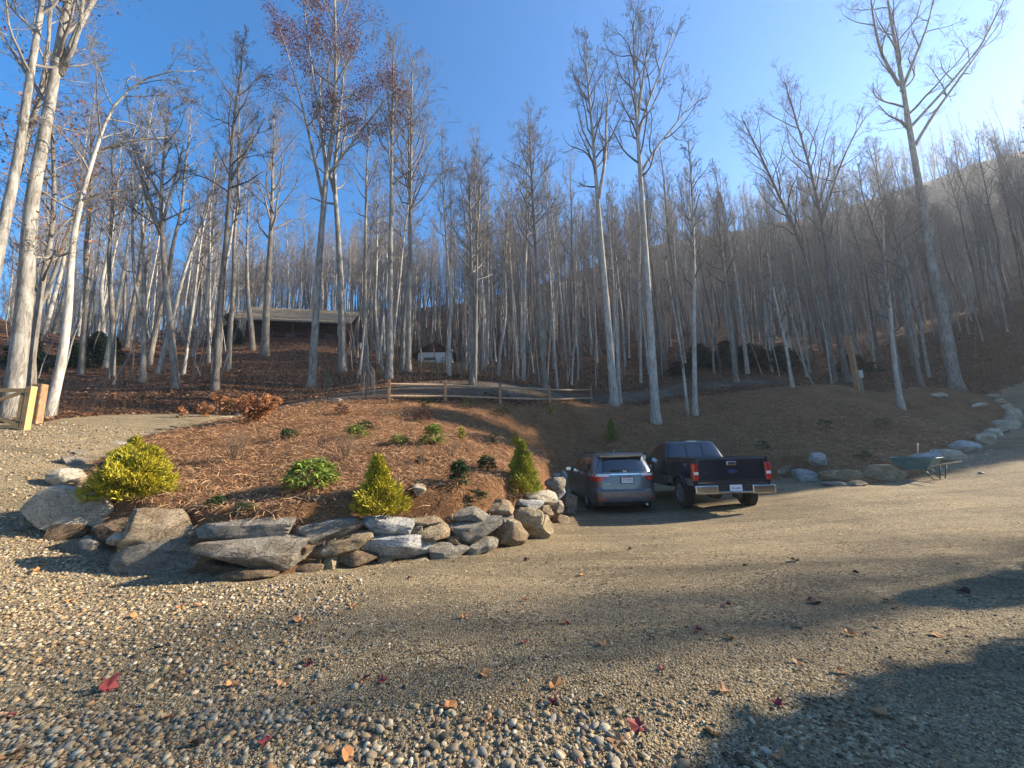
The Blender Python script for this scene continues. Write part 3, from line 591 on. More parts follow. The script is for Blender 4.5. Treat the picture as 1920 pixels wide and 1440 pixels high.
# ------------------------------------------------------------------ stones
M['st_tan'] = mat_stone('stone_tan', (0.19, 0.13, 0.075), (0.52, 0.41, 0.27), (0.55, 0.48, 0.36), 0.4)
M['st_light'] = mat_stone('stone_light', (0.33, 0.275, 0.20), (0.70, 0.62, 0.49), (0.25, 0.2, 0.15), 0.35)
M['st_grey'] = mat_stone('stone_grey', (0.14, 0.12, 0.095), (0.43, 0.385, 0.315), (0.52, 0.49, 0.43), 0.45, (1, 1, 2.2))
M['st_white'] = mat_stone('stone_white', (0.26, 0.255, 0.25), (0.66, 0.65, 0.62), (0.16, 0.16, 0.16), 0.45)
M['st_brown'] = mat_stone('stone_brown', (0.08, 0.055, 0.035), (0.30, 0.21, 0.13), (0.42, 0.35, 0.26), 0.4)
M['st_yellow'] = mat_stone('stone_yellow', (0.30, 0.23, 0.13), (0.58, 0.48, 0.32), (0.5, 0.45, 0.4), 0.3)
def ico(sub):
    bm = bmesh.new(); bmesh.ops.create_icosphere(bm, subdivisions=sub, radius=1.0); V = np.array([v.co[:] for v in bm.verts]); F = np.array([[v.index for v in f.verts] for f in bm.faces]); bm.free(); return V, F
ICO4 = ico(4); ICO3 = ico(3); ICO2 = ico(2); ICO1 = ico(1)
def rock_mesh(seed, dims, sub=4, blocky=0.55, planes=9, rough=0.04):
    rg = np.random.default_rng(seed); V, F = {4: ICO4, 3: ICO3, 2: ICO2}[sub]; V = V.copy(); planes += 5 * (sub > 2)
    mx = np.abs(V).max(1)[:, None]; V = V * (1 - blocky) + V / mx * blocky * 0.88        # towards a block
    for _ in range(planes):                                                              # split faces
        n = unit(rg.normal(0, 1, 3) * (1, 1, 0.8)); d = rg.uniform(0.58, 0.86); k = V @ n - d; V = V - np.where(k > 0, k, 0)[:, None] * n * 0.95
    V[:, 0] *= 1 + 0.22 * V[:, 2] * rg.uniform(-1, 1); V[:, 2] *= 1 + 0.28 * V[:, 0] * rg.uniform(-1, 1) + 0.15 * V[:, 1] * rg.uniform(-1, 1)
    V = V * (np.asarray(dims) / 2) / np.abs(V).max(0)
    s = float(np.mean(dims)); o = rg.uniform(0, 50, 3)
    dsp = np.array([mnoise.fractal(Vector(p / s * 2.2 + o), 0.8, 2.1, 4) for p in V]); lay = np.array([mnoise.noise(Vector((p[0] / s * .8, p[1] / s * .8, p[2] / s * 7)) + Vector(o)) for p in V])
    nrm = V / (np.linalg.norm(V, axis=1)[:, None] + 1e-9); V = V + nrm * (dsp * rough * s + lay * rough * 0.45 * s)[:, None]
    me = np_mesh('stone', V, F, True); me.set_sharp_from_angle(angle=R(24)); return me
EDGE_PX = [(62, 0), (110, 0), (170, 0), (240, 0), (330, 0), (480, 0), (600, 0), (750, 0), (870, 0), (950, 0), (1030, 0), (1060, 0), (1078, 0)]
EP = np.array([62, 110, 170, 240, 330, 480, 600, 750, 870, 950, 1030, 1060, 1078], float); EY = EDGE[6:19, 1]; EX = EDGE[6:19, 0]
def stone(parent, seed, x0, x1, y0, y1, D, mat, depth=0.5, tilt=0.0, blocky=0.6, yaw=None, sub=4, planes=9):
    c = P((x0 + x1) / 2, (y0 + y1) / 2, D); cosv = 1 / math.sqrt(1 + (c[0] / D) ** 2)
    if yaw is None: yaw = math.atan2(-c[0], c[1]) * 0.6
    w = (x1 - x0) / FPX * D / (math.cos(yaw) + math.sin(abs(yaw)) * abs(c[0]) / D); h = max((y1 - y0) / FPX * D * .8, (y1 - y0) / FPX * D * 1.15 - depth * max(0, CAM_Z - c[2]) / D * .5); blocky = min(.9, blocky + .15)
    me = rock_mesh(seed, (w * 1.08, depth, h), sub, blocky, planes); o = link('stone', me, M[mat], parent, tuple(c), (0, tilt, yaw)); return o
wall = empty('stone_retaining_wall', (float(EX[5]), float(EY[5]), 0), 0, 'dry stacked retaining wall of large fieldstones curving round the straw bed', 'wall')
wall_loc = Vector(wall.location)
# x0, x1, y0, y1, set back (m), material, thickness, tilt
WALL = [(52, 232, 922, 1006, .18, 'st_light', .65, .26, .45), (224, 370, 960, 1033, .10, 'st_tan', .6, .12, .45), (363, 549, 972, 1010, .20, 'st_grey', .6, .03, .8), (370, 603, 1004, 1066, .05, 'st_grey', .6, .14, .8), (212, 415, 1014, 1090, .06, 'st_grey', .6, .10, .45),
        (411, 540, 1060, 1093, .02, 'st_brown', .5, .05, .7), (152, 208, 1006, 1044, .05, 'st_grey', .4, .1, .5), (206, 251, 997, 1020, .05, 'st_light', .35, .1, .5), (64, 108, 948, 990, .02, 'st_grey', .4, .3, .5), (86, 168, 982, 1022, .04, 'st_brown', .45, .2, .5),
        (545, 674, 976, 1014, .18, 'st_grey', .55, -.13, .75), (590, 695, 1002, 1039, .08, 'st_tan', .5, -.10, .6), (560, 597, 1012, 1034, .16, 'st_brown', .35, 0, .5), (632, 707, 1028, 1063, .04, 'st_brown', .45, 0, .6), (673, 772, 964, 1004, .16, 'st_white', .5, .06, .55),
        (679, 815, 1002, 1046, .04, 'st_white', .5, .07, .55), (765, 834, 967, 983, .20, 'st_tan', .45, -.03, .8), (788, 842, 980, 1014, .10, 'st_tan', .45, 0, .6), (768, 793, 986, 1008, .12, 'st_tan', .35, 0, .5), (829, 937, 973, 1017, .12, 'st_grey', .5, -.04, .8),
        (810, 876, 1015, 1049, .04, 'st_grey', .45, -.02, .6), (861, 931, 1011, 1040, .05, 'st_grey', .45, -.12, .7), (823, 916, 952, 978, .36, 'st_grey', .5, -.05, .8), (913, 966, 938, 973, .38, 'st_tan', .45, -.05, .9), (927, 989, 976, 1028, .06, 'st_tan', .45, .25, .55),
        (957, 1016, 951, 989, .18, 'st_yellow', .45, -.15, .6), (970, 1042, 971, 1014, .04, 'st_yellow', .5, -.12, .6), (976, 1042, 916, 954, .42, 'st_light', .55, -.05, .5), (966, 1017, 938, 957, .34, 'st_white', .4, .05, .6), (1012, 1036, 948, 973, .12, 'st_tan', .4, 0, .6),
        (1024, 1057, 909, 938, .5, 'st_white', .45, .15, .5), (1054, 1080, 928, 957, .1, 'st_grey', .45, .2, .5), (1030, 1058, 937, 967, .15, 'st_grey', .4, 0, .5), (1036, 1069, 962, 986, .05, 'st_tan', .4, .1, .5), (1056, 1078, 953, 969, .05, 'st_grey', .35, 0, .5),
        (758, 810, 1043, 1064, .03, 'st_yellow', .4, 0, .5), (702, 744, 1034, 1060, .08, 'st_tan', .4, 0, .4), (600, 640, 1042, 1076, .10, 'st_yellow', .4, 0, .4), (540, 606, 1052, 1082, .14, 'st_brown', .4, 0, .4), (836, 868, 1004, 1022, .18, 'st_brown', .3, 0, .4), (925, 962, 966, 990, .26, 'st_grey', .4, 0, .5), (395, 455, 1046, 1086, .16, 'st_brown', .4, 0, .4), (345, 400, 1000, 1030, .3, 'st_brown', .4, 0, .4), (60, 130, 985, 1012, .02, 'st_brown', .4, .2, .5), (180, 240, 975, 1010, .3, 'st_brown', .4, 0, .4), (655, 690, 985, 1012, .3, 'st_brown', .35, 0, .4)]
for i, (x0, x1, y0, y1, sb, m, dep, tl, bl) in enumerate(WALL):
    D = float(np.interp((x0 + x1) / 2, EP, EY)) + sb + dep * 0.42
    o = stone(wall, 300 + i, x0, x1, y0, y1, D, m, dep, tl, bl); o.location = Vector(o.location) - wall_loc
# low stones following the wall end behind the minivan's side and up the left edge of the bed
for i, (x0, x1, y0, y1, D, m, tl) in enumerate([(1021, 1060, 896, 917, 9.7, 'st_grey', 0), (1049, 1062, 884, 906, 12.2, 'st_white', .3), (1028, 1051, 887, 903, 12.0, 'st_grey', 0), (1010, 1028, 888, 904, 11.2, 'st_tan', 0)]):
    o = stone(wall, 360 + i, x0, x1, y0, y1, D, m, .5, tl, .5, sub=3); o.location = Vector(o.location) - wall_loc
edge_l = empty('stone_edging', tuple(P(150, 872, 9)), 0, 'low pale stones edging the bed along the drive to the gate', 'edging'); ell = Vector(edge_l.location)
for i, (x0, x1, y0, y1, D, m, tl) in enumerate([(88, 165, 880, 914, 8.0, 'st_light', .1), (115, 178, 896, 920, 7.9, 'st_tan', .1), (116, 166, 857, 882, 9.0, 'st_grey', 0), (128, 176, 846, 862, 9.6, 'st_grey', 0), (170, 248, 830, 852, 10.6, 'st_light', -.1), (246, 300, 813, 829, 11.8, 'st_light', -.1), (293, 342, 797, 818, 13.2, 'st_grey', -.1), (335, 372, 793, 806, 14.6, 'st_light', 0), (385, 440, 782, 797, 16.2, 'st_light', -.1), (440, 475, 774, 786, 17.6, 'st_grey', 0)]):
    o = stone(edge_l, 380 + i, x0, x1, y0, y1, D, m, .45, tl, .45, sub=3); o.location = Vector(o.location) - ell
edge_r = empty('stone_edging', tuple(hitf(gravel_z, 1600, 914)), 0, 'row of fieldstones edging the shaded bank from the pickup up the drive', 'edging'); erl = Vector(edge_r.location)
for i, (x0, x1, y0, y1, m, tl) in enumerate([(1450, 1485, 872, 899, 'st_tan', .3), (1484, 1535, 880, 907, 'st_white', .2), (1534, 1616, 882, 908, 'st_tan', 0), (1586, 1626, 902, 914, 'st_tan', -.15), (1614, 1702, 872, 906, 'st_tan', .05), (1540, 1590, 903, 914, 'st_grey', 0), (1706, 1769, 848, 876, 'st_white', -.1), (1744, 1807, 842, 866, 'st_light', -.05), (1777, 1840, 828, 851, 'st_white', .05), (1824, 1868, 814, 836, 'st_light', -.1), (1838, 1882, 804, 823, 'st_light', -.1), (1864, 1913, 787, 808, 'st_light', -.1), (1880, 1917, 768, 792, 'st_light', -.1), (1874, 1902, 757, 772, 'st_light', 0), (1862, 1890, 748, 758, 'st_light', 0), (1850, 1874, 738, 746, 'st_light', 0)]):
    b = hitf(gravel_z, (x0 + x1) / 2, y1 - 2); D = b[1] + 0.2
    o = stone(edge_r, 400 + i, x0, x1, y0, y1, D, m, .5, tl, .5, sub=3); o.location = Vector(o.location) - erl
def lone_rock(seed, x0, x1, y0, y1, m, label, depth=.4, name='boulder', group=None):
    b = hit((x0 + x1) / 2, y1 - 3); w = (x1 - x0) / FPX * b[1]; h = (y1 - y0) / FPX * b[1] * 1.3
    o = link(name, rock_mesh(seed, (w, depth, h), 3, .4), M[m], None, (b[0], b[1] + .1, b[2] + h * .3)); return prop(o, label, 'boulder', group)
lone_rock(430, 1526, 1557, 853, 876, 'st_white', 'single blue grey boulder standing up in the shaded mulch')
lone_rock(431, 772, 800, 912, 932, 'st_light', 'flat pale rock half hidden beside the yellow shrub on the wall')
lone_rock(432, 617, 642, 750, 758, 'st_light', 'flat whitish rock at the foot of the green metal post')
for i, (x0, x1, y0, y1) in enumerate([(1748, 1780, 739, 747), (1826, 1860, 758, 766)]): lone_rock(440 + i, x0, x1, y0, y1, 'st_light', 'pale low rock lying in the mulch near the upper drive', .5, 'boulder', 'pale rocks in the far mulch')
rgs = np.random.default_rng(3)
for i, (a, b) in enumerate([(1836, 848), (1850, 853), (1843, 862), (1860, 845), (1832, 871), (1822, 858), (1770, 872), (1812, 876), (1765, 890), (1840, 888)]):
    p = hitf(gravel_z, a, b); o = link('loose_stone', rock_mesh(460 + i, (rgs.uniform(.1, .2), rgs.uniform(.1, .16), .08), 2, .3), M['st_light'], None, (p[0], p[1], p[2] + .02)); prop(o, 'small pale stone lying loose on the gravel below the edging', 'stone', 'loose stones by the edging')

# ------------------------------------------------------------------ planting
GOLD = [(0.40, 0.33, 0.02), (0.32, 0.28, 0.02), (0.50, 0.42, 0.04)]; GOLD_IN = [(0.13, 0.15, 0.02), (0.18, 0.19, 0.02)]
LIME = [(0.19, 0.25, 0.04), (0.13, 0.20, 0.03), (0.26, 0.31, 0.06)]; DEEP = [(0.035, 0.065, 0.02), (0.05, 0.09, 0.03), (0.025, 0.05, 0.018)]
BROWN = [(0.32, 0.145, 0.055), (0.42, 0.20, 0.085), (0.24, 0.10, 0.04)]; TANC = [(0.36, 0.27, 0.16), (0.28, 0.20, 0.12)]; RUST = [(0.13, 0.05, 0.035), (0.09, 0.04, 0.03)]
M['stem'] = plain('shrub_stem', (0.16, 0.11, 0.07), 0.85, 0.2)
def shrub_root(name, base, label, cat='shrub', group=None):
    b = hit(*base); return empty(name, tuple(b), 0, label, cat, group), b
def stems(root, rg, n, rad, h, r=0.008, name='stems', branch=0):
    mb = MB(); tips = []
    for i in range(n):
        a = rg.uniform(0, 6.28); q = np.array((math.cos(a), math.sin(a), 0)) * rad * math.sqrt(rg.uniform(0.05, 1)); tip = q + (0, 0, h * rg.uniform(0.55, 1)); mid = tip * (0.35, 0.35, 0.5) + rg.normal(0, .03, 3)
        mb.tube([(0, 0, -.06) + q * .08, mid, tip], [r, r * .75, r * .4], 4, False); tips.append(tip)
        for k in range(branch):
            f = rg.uniform(.35, .95); s0 = mid + (tip - mid) * f; mb.tube([s0, s0 + rg.normal(0, 1, 3) * (rad * .22, rad * .22, h * .12) + (0, 0, h * .12)], [r * .5, r * .25], 3, False)
    mb.build(name, M['stem'], root, True); return np.array(tips)
def conifer(base, w, h, label, cols, cols_in, seed, shape='mound', n=2600, group=None, name='golden_conifer', lean=0):
    """feathery sprays pointing outwards from a mound or cone"""
    root, b = shrub_root(name, base, label, 'shrub', group); rg = np.random.default_rng(seed); D = b[1]; W = w / FPX * D / 2 * (.60 if shape == 'mound' else .72); H = h / FPX * D * (.74 if shape == 'mound' else .82)
    stems(root, rg, 10, W * .5, H * .7, .012)
    n = int(n * 2.0); Nb = n // 9; u = rg.uniform(0, 1, Nb); th = rg.uniform(0, 6.28, Nb)
    if shape == 'cone': prof = np.interp(u, [0, .1, .3, .48, .6, .8, 1], [.8, 1.0, .98, .72, .42, .25, .06]) if seed in (2, 21) else np.interp(u, [0, .12, .4, .65, .85, 1], [.82, 1.0, .78, .46, .22, .05]); zc = u * H
    elif shape == 'spire': prof = np.clip(np.where(u < .5, .95 + .1 * u, 1 - (u - .5) / .52), 0.06, 1); zc = u * H
    else: prof = np.sqrt(np.clip(1 - (u * 1.0 - .18) ** 2 / .72, 0.03, 1)); zc = u * H * .88
    lump = 1 + .30 * np.sin(th * 2 + seed) * np.sin(u * 6 + seed) + .22 * np.sin(th * 5 + u * 13) + .10 * np.sin(th * 11 - u * 17)
    rr = W * prof * lump * rg.uniform(.35, 1, Nb) ** .38
    C0 = np.stack([rr * np.cos(th) + lean * zc, rr * np.sin(th), zc * (1 + .12 * np.sin(th * 2 + seed)) + .02], 1)
    out = np.stack([np.cos(th), np.sin(th), .55 + u * .9], 1); out /= np.linalg.norm(out, axis=1)[:, None]
    k = np.repeat(np.arange(Nb), 9); N = len(k); d = out[k] + rg.normal(0, .38, (N, 3)); d /= np.linalg.norm(d, axis=1)[:, None]
    L = rg.uniform(.04, .10, N) * (0.7 + 0.5 * W); T = C0[k] + rg.normal(0, .018, (N, 3)); side = np.cross(d, rg.normal(0, 1, (N, 3))); side /= np.linalg.norm(side, axis=1)[:, None]
    wd = rg.uniform(.004, .008, N) * (0.75 + .4 * W); V = np.stack([T - side * wd[:, None], T + side * wd[:, None], T + d * (L * .6)[:, None] + side * (wd * 1.2)[:, None], T + d * L[:, None], T + d * (L * .6)[:, None] - side * (wd * 1.2)[:, None]], 1).reshape(-1, 3)
    F = (np.arange(N) * 5)[:, None] + np.arange(5)[None]
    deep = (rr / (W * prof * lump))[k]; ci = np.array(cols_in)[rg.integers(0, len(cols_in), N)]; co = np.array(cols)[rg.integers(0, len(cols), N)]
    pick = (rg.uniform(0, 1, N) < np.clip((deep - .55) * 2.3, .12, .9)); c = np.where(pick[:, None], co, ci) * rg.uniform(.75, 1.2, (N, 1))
    link('foliage', np_mesh('foliage', V, F, False, np.repeat(c, 5, axis=0)), M['needle'], root); return root
def leafy(base, w, h, label, cols, seed, n=260, leaf=0.09, group=None, name='rhododendron_shrub', droop=.25, bare=6):
    """whorls of long leaves at the branch ends"""
    root, b = shrub_root(name, base, label, 'shrub', group); rg = np.random.default_rng(seed); D = b[1]; W = w / FPX * D / 2; H = h / FPX * D
    tips = stems(root, rg, bare + 6, W * .85, H * .85, .007)
    nw = max(14, n // 8); u = rg.uniform(0, 1, nw) ** .8; th = rg.uniform(0, 6.28, nw); rr = W * np.sqrt(np.clip(1 - u ** 2 * .85, .05, 1)) * rg.uniform(.3, 1, nw) ** .5
    C0 = np.stack([rr * np.cos(th), rr * np.sin(th), H * (.12 + .86 * u) * (1 - .15 * (rr / W))], 1)
    k = np.repeat(np.arange(nw), 8); N = len(k); a = np.tile(np.arange(8) * .785, nw) + rg.uniform(-.4, .4, N); el = rg.uniform(-droop - .35, .55, N); d = np.stack([np.cos(a) * np.cos(el), np.sin(a) * np.cos(el), np.sin(el)], 1)
    L = leaf * rg.uniform(.7, 1.25, N); s_ = np.stack([-np.sin(a), np.cos(a), rg.normal(0, .25, N)], 1); wd = L * .19; T = C0[k]
    V = np.stack([T, T + d * (L * .5)[:, None] + s_ * wd[:, None] + (0, 0, .004), T + d * L[:, None] - np.array((0, 0, 1)) * (L * .2)[:, None], T + d * (L * .5)[:, None] - s_ * wd[:, None]], 1).reshape(-1, 3)
    F = (np.arange(N) * 4)[:, None] + np.arange(4)[None]; c = np.array(cols)[rg.integers(0, len(cols), N)] * rg.uniform(.7, 1.3, (N, 1))
    link('foliage', np_mesh('foliage', V, F, False, np.repeat(c, 4, axis=0)), M['leafcol'], root); return root
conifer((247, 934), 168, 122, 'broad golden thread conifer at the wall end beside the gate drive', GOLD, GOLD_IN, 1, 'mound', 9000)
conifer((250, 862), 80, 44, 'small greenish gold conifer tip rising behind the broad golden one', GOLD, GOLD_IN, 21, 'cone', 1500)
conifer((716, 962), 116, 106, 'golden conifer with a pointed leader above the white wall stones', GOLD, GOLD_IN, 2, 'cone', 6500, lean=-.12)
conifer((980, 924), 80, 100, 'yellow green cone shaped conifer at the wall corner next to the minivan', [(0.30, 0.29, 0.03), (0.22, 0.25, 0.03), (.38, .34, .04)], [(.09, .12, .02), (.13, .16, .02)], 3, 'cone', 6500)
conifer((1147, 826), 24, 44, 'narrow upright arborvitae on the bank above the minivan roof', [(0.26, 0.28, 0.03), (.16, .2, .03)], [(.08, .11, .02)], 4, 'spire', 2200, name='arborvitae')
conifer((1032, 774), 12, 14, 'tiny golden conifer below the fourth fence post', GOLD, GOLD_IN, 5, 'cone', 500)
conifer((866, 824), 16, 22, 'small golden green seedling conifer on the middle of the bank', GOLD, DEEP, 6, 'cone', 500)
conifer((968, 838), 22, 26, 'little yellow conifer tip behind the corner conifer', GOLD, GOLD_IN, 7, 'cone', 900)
leafy((583, 916), 100, 56, 'rounded bright green rhododendron in the sunny straw', LIME, 11, 900, .13)
leafy((811, 834), 40, 40, 'bright lime rhododendron with drooping leaves high on the sunlit bank', LIME, 12, 420, .13)
leafy((668, 824), 42, 28, 'lime leaved shrub beside the dark low evergreen', LIME, 13, 280, .12)
leafy((748, 836), 36, 24, 'yellowish drooping sapling shrub between two lime rhododendrons', [(.28, .30, .09), (.22, .24, .06)], 14, 220, .12)
leafy((862, 908), 34, 46, 'upright deep green broadleaf shrub on the lower bank', DEEP + [(.07, .12, .04)], 15, 420, .11)
leafy((913, 882), 38, 28, 'low dark green bush right of the upright deep green shrub', DEEP + [(.07, .12, .03)], 16, 360, .09)
leafy((541, 822), 34, 20, 'dark green tuft in the upper sunny straw', DEEP + [(.06, .1, .03)], 17, 300, .09)
leafy((684, 806), 30, 18, 'dark low evergreen behind the lime shrub', DEEP, 18, 240, .09)
leafy((797, 765), 28, 20, 'shaded dark evergreen just under the fence', DEEP, 19, 240, .1)
leafy((942, 780), 34, 18, 'spreading dark evergreen on the shaded upper bank', DEEP, 20, 260, .1)
leafy((875, 766), 26, 22, 'dark evergreen at the foot of the second fence post', DEEP, 23, 240, .1)
leafy((932, 832), 34, 24, 'sparse grey green shrub in the shade edge', DEEP + [(.12, .13, .08)], 24, 160, .09)
leafy((893, 936), 44, 18, 'prostrate dark shrub just behind the wall top', DEEP + [(.1, .06, .03)], 25, 260, .07)
leafy((405, 950), 34, 20, 'low green juniper tuft behind the grey slab', DEEP + [(.07, .12, .04)], 26, 340, .06)
leafy((460, 956), 34, 14, 'faded low juniper behind the wall', [(.14, .14, .08), (.08, .1, .04)], 27, 240, .06)
leafy((1548, 808), 26, 24, 'small dark shrub in the shaded bank behind the boulder', DEEP, 28, 240, .11)
leafy((1656, 806), 44, 24, 'olive tufted shrub high on the shaded bank', [(.15, .14, .05), (.1, .1, .04)], 29, 320, .11)
leafy((1620, 862), 30, 16, 'dark shrub low on the shaded bank', DEEP, 30, 240, .08)
leafy((1430, 845), 24, 20, 'dark low shrub behind the pickup tailgate', DEEP, 31, 200, .1)
leafy((1700, 768), 30, 16, 'dark sprawling plant at the foot of the white birch', DEEP, 32, 200, .1)
leafy((640, 778), 26, 22, 'rusty dead leaved shrub on the upper bank', RUST, 33, 200, .11, name='dead_shrub')
leafy((792, 790), 34, 24, 'rusty brown withered shrub above the lime rhododendron', RUST, 34, 240, .11, name='dead_shrub')
leafy((790, 868), 22, 14, 'small withered bush in the middle of the straw', RUST, 35, 100, .08, name='dead_shrub')
def bare_bush(base, w, h, label, seed, n=26, name='bare_shrub', r=.006, branch=4):
    root, b = shrub_root(name, base, label); rg = np.random.default_rng(seed); D = b[1]; stems(root, rg, n, w / FPX * D / 2, h / FPX * D, r, 'stems', branch); return root
bare_bush((648, 862), 50, 48, 'leafless twiggy shrub in the middle of the bed', 41, 34)
bare_bush((440, 862), 58, 52, 'pale dry twiggy shrub among the sunny straw', 42, 46)
bare_bush((790, 872), 30, 36, 'thin leafless shrub right of the twiggy one', 43, 14)
bare_bush((846, 858), 40, 30, 'short leafless stems on the bank edge of the shade', 44, 16)
bare_bush((1500, 812), 20, 40, 'spindly leafless shrub on the shaded bank', 45, 10)
def hydrangea(base, w, h, label, seed, heads):
    root, b = shrub_root('dried_hydrangea', base, label); rg = np.random.default_rng(seed); D = b[1]; W = w / FPX * D / 2; H = h / FPX * D
    tips = stems(root, rg, heads, W, H, .008)
    n = 90; dirs = rg.normal(0, 1, (len(tips) * n, 3)); dirs /= np.linalg.norm(dirs, axis=1)[:, None]; rad = np.repeat(rg.uniform(.08, .15, len(tips)), n); T = np.repeat(tips, n, axis=0) + dirs * rad[:, None] * (1, 1, .85) * rg.uniform(.75, 1, (len(dirs), 1))
    c = np.repeat(np.array(BROWN)[rg.integers(0, 3, len(tips))], n, axis=0) * rg.uniform(.7, 1.4, (len(dirs), 1)); V, F, C = scatter(LEAF_V - (.5, 0, 0), LEAF_F, rotmats(rg, len(T)) * .06, T, c); link('flower_heads', np_mesh('flower_heads', V, F, False, C), M['leafcol'], root)
    m = heads * 16; kk = rg.integers(0, len(tips), m); T = tips[kk] * rg.uniform(.25, .95, (m, 1)) + rg.normal(0, .08, (m, 3)); V, F, C = scatter(LEAF_V * (1, 1.3, 2), LEAF_F, rotmats(rg, m, 1.2) * rg.uniform(.08, .16, m)[:, None, None], T, np.array(BROWN)[rg.integers(0, 3, m)] * rg.uniform(.5, 1.2, (m, 1))); link('leaves', np_mesh('leaves', V, F, False, C), M['leafcol'], root)
hydrangea((470, 792), 90, 48, 'large dried hydrangea with rusty leaves and heads at the drive bend', 51, 34)
hydrangea((425, 780), 56, 42, 'orange brown dried hydrangea left of the largest one', 52, 14)
hydrangea((383, 782), 20, 24, 'little dried hydrangea with two round heads', 53, 4)
hydrangea((340, 784), 12, 20, 'single dried hydrangea bloom on the stony drive edge', 54, 2)
# weeping sapling: thin stems hanging from a crooked top
def weeper():
    root, b = shrub_root('weeping_sapling', (686, 748), 'small bare weeping tree with hanging twigs behind the mulch bank', 'tree'); rg = np.random.default_rng(61); H = 58 / FPX * b[1]; mb = MB(); mb.tube([(0, 0, -.1), (.02, 0, H * .5), (-.05, .02, H)], [.035, .028, .02], 6); mb.build('trunk', M['bark_grey'], root, True); tw = MB()
    for i in range(42):
        a = rg.uniform(0, 6.28); r = rg.uniform(.12, .55); z0 = H * rg.uniform(.75, 1.0); q = np.array((math.cos(a), math.sin(a), 0)) * r; tw.tube([(0, 0, z0), q * .5 + (0, 0, z0 + .18), q * .9 + (0, 0, z0 - .15), q * 1.05 + (0, 0, z0 - rg.uniform(.5, 1.2))], [.011, .009, .007, .004], 4, False)
    tw.build('crown', M['twig'], root, True)
weeper()

# ------------------------------------------------------------------ evergreens: dark understorey in the wood, and the stand beyond the right of the view that shades the parking place
def evergreen_proto(seed, H, W, n, cols, clear=0.05):
    rg = np.random.default_rng(seed); mb = MB(); mb.tube([(0, 0, -.3), (0.03, 0, H * .5), (0, 0, H)], [H * .016 + .03, H * .01 + .015, .01], 7)
    nb = n // 40; V = []; k = 0; bases = []; u = rg.uniform(clear, 1, nb) ; th = rg.uniform(0, 6.28, nb); L = W * (1.03 - u) ** .8 * rg.uniform(.7, 1.1, nb)
    i = np.repeat(np.arange(nb), 40); N = len(i); f = rg.uniform(.12, 1, N) ** .7; T = np.stack([np.cos(th[i]) * L[i] * f, np.sin(th[i]) * L[i] * f, H * u[i] - L[i] * f * .22 + .0 * f], 1) + rg.normal(0, .05 * W, (N, 3)) * (1, 1, .6)
    c = np.array(cols)[rg.integers(0, len(cols), N)] * rg.uniform(.6, 1.3, (N, 1)); s = rg.uniform(.09, .2, N) * (0.6 + .16 * W)
    V, F, C = scatter(LEAF_V * (1, .9, 1), LEAF_F, rotmats(rg, N, .9) * s[:, None, None] * 1.5, T, c); tm = bpy.data.meshes.new('trunk'); tm.from_pydata(mb.v, [], mb.f); tm.materials.append(M['bark_dark']); fm = np_mesh('foliage', V, F, False, C); fm.materials.append(M['leafcol']); return tm, fm
EVC = [(.02, .035, .018), (.03, .05, .025), (.018, .03, .016)]
EV_TALL = evergreen_proto(71, 17, 3.4, 16000, EVC, .02); EV_LOW = evergreen_proto(72, 3.6, 2.0, 6000, EVC, .0); EV_SMALL = evergreen_proto(73, 4.2, 1.45, 15000, EVC, .03)
def evergreen(pr, x, y, sc, name, label, cat='tree', group=None):
    e = empty(name, (x, y, gz(x, y) - .05), random.uniform(0, 6.28), label, cat, group); e.scale = (sc * random.uniform(.9, 1.15),) * 2 + (sc,); link('trunk', pr[0], None, e); link('crown', pr[1], None, e); return e
for a, b, sc in ((1390, 690, 1.0), (1340, 700, .9), (1440, 700, 1.1), (1500, 700, 1.0), (1655, 714, .8), (1300, 715, .6)):
    p = hit(a, b); e = evergreen(EV_LOW, p[0], p[1] + 2.5, sc, 'rhododendron_thicket', 'dark evergreen thicket under the trees beyond the shaded bank', 'shrub', 'evergreen thickets under the right hand wood'); e.scale = (sc * 1.7, sc * 1.4, sc * random.uniform(.6, .8))
for a, b, sc in ((130, 690, .6), (155, 688, .7), (185, 685, .6), (110, 692, .5), (415, 645, .9), (428, 648, .6), (15, 690, .7)):
    p = hit(a, b); evergreen(EV_LOW, p[0], p[1] + .8, sc, 'evergreen_shrub', 'green leafy evergreen shrub in the wood left of the cabin', 'shrub', 'evergreen shrubs left of the cabin')
random.seed(12)
# stand of hemlocks on the right hand slope, outside the view; its shade falls across the parking place and the right of the bank
for x in range(30, 74, 5):
    for j in range(7):
        y = 0.212 * (x - 5) + 13.6 + j * 4.2 + random.uniform(-1, 1); xx = x + random.uniform(-1.8, 1.8)
        if xx < 1.40 * y + 6.5: continue
        top = np.interp(y - .2126 * (xx - 40), [18, 23.5, 26.5, 40], [19.8, 22.8, 24.9, 30]) + (xx - 40) * .476; sc = (top - gz(xx, y)) / 17 * random.uniform(.92, 1.03)
        if sc < .45: continue
        evergreen(EV_TALL, xx, y, min(sc, 1.5), 'unseen_hemlock', 'tall dense hemlock in the stand shading the parking place', 'tree', 'hemlocks shading the parking place')
evergreen(EV_SMALL, 10.2, 4.15, 1.05, 'unseen_hemlock', 'added unseen small hemlock by the drive casting shade on the near gravel', 'tree')  # added out of view in place of the unknown caster of the near shadow
evergreen(EV_SMALL, 11.2, 5.85, .78, 'unseen_hemlock', 'smallest hemlock beside the drive', 'tree')
evergreen(EV_SMALL, 8.6, 2.8, 1.12, 'unseen_hemlock', 'added unseen bushier hemlock beside the drive shading the near gravel', 'tree')  # another tree added out of view, only to widen that cast shadow
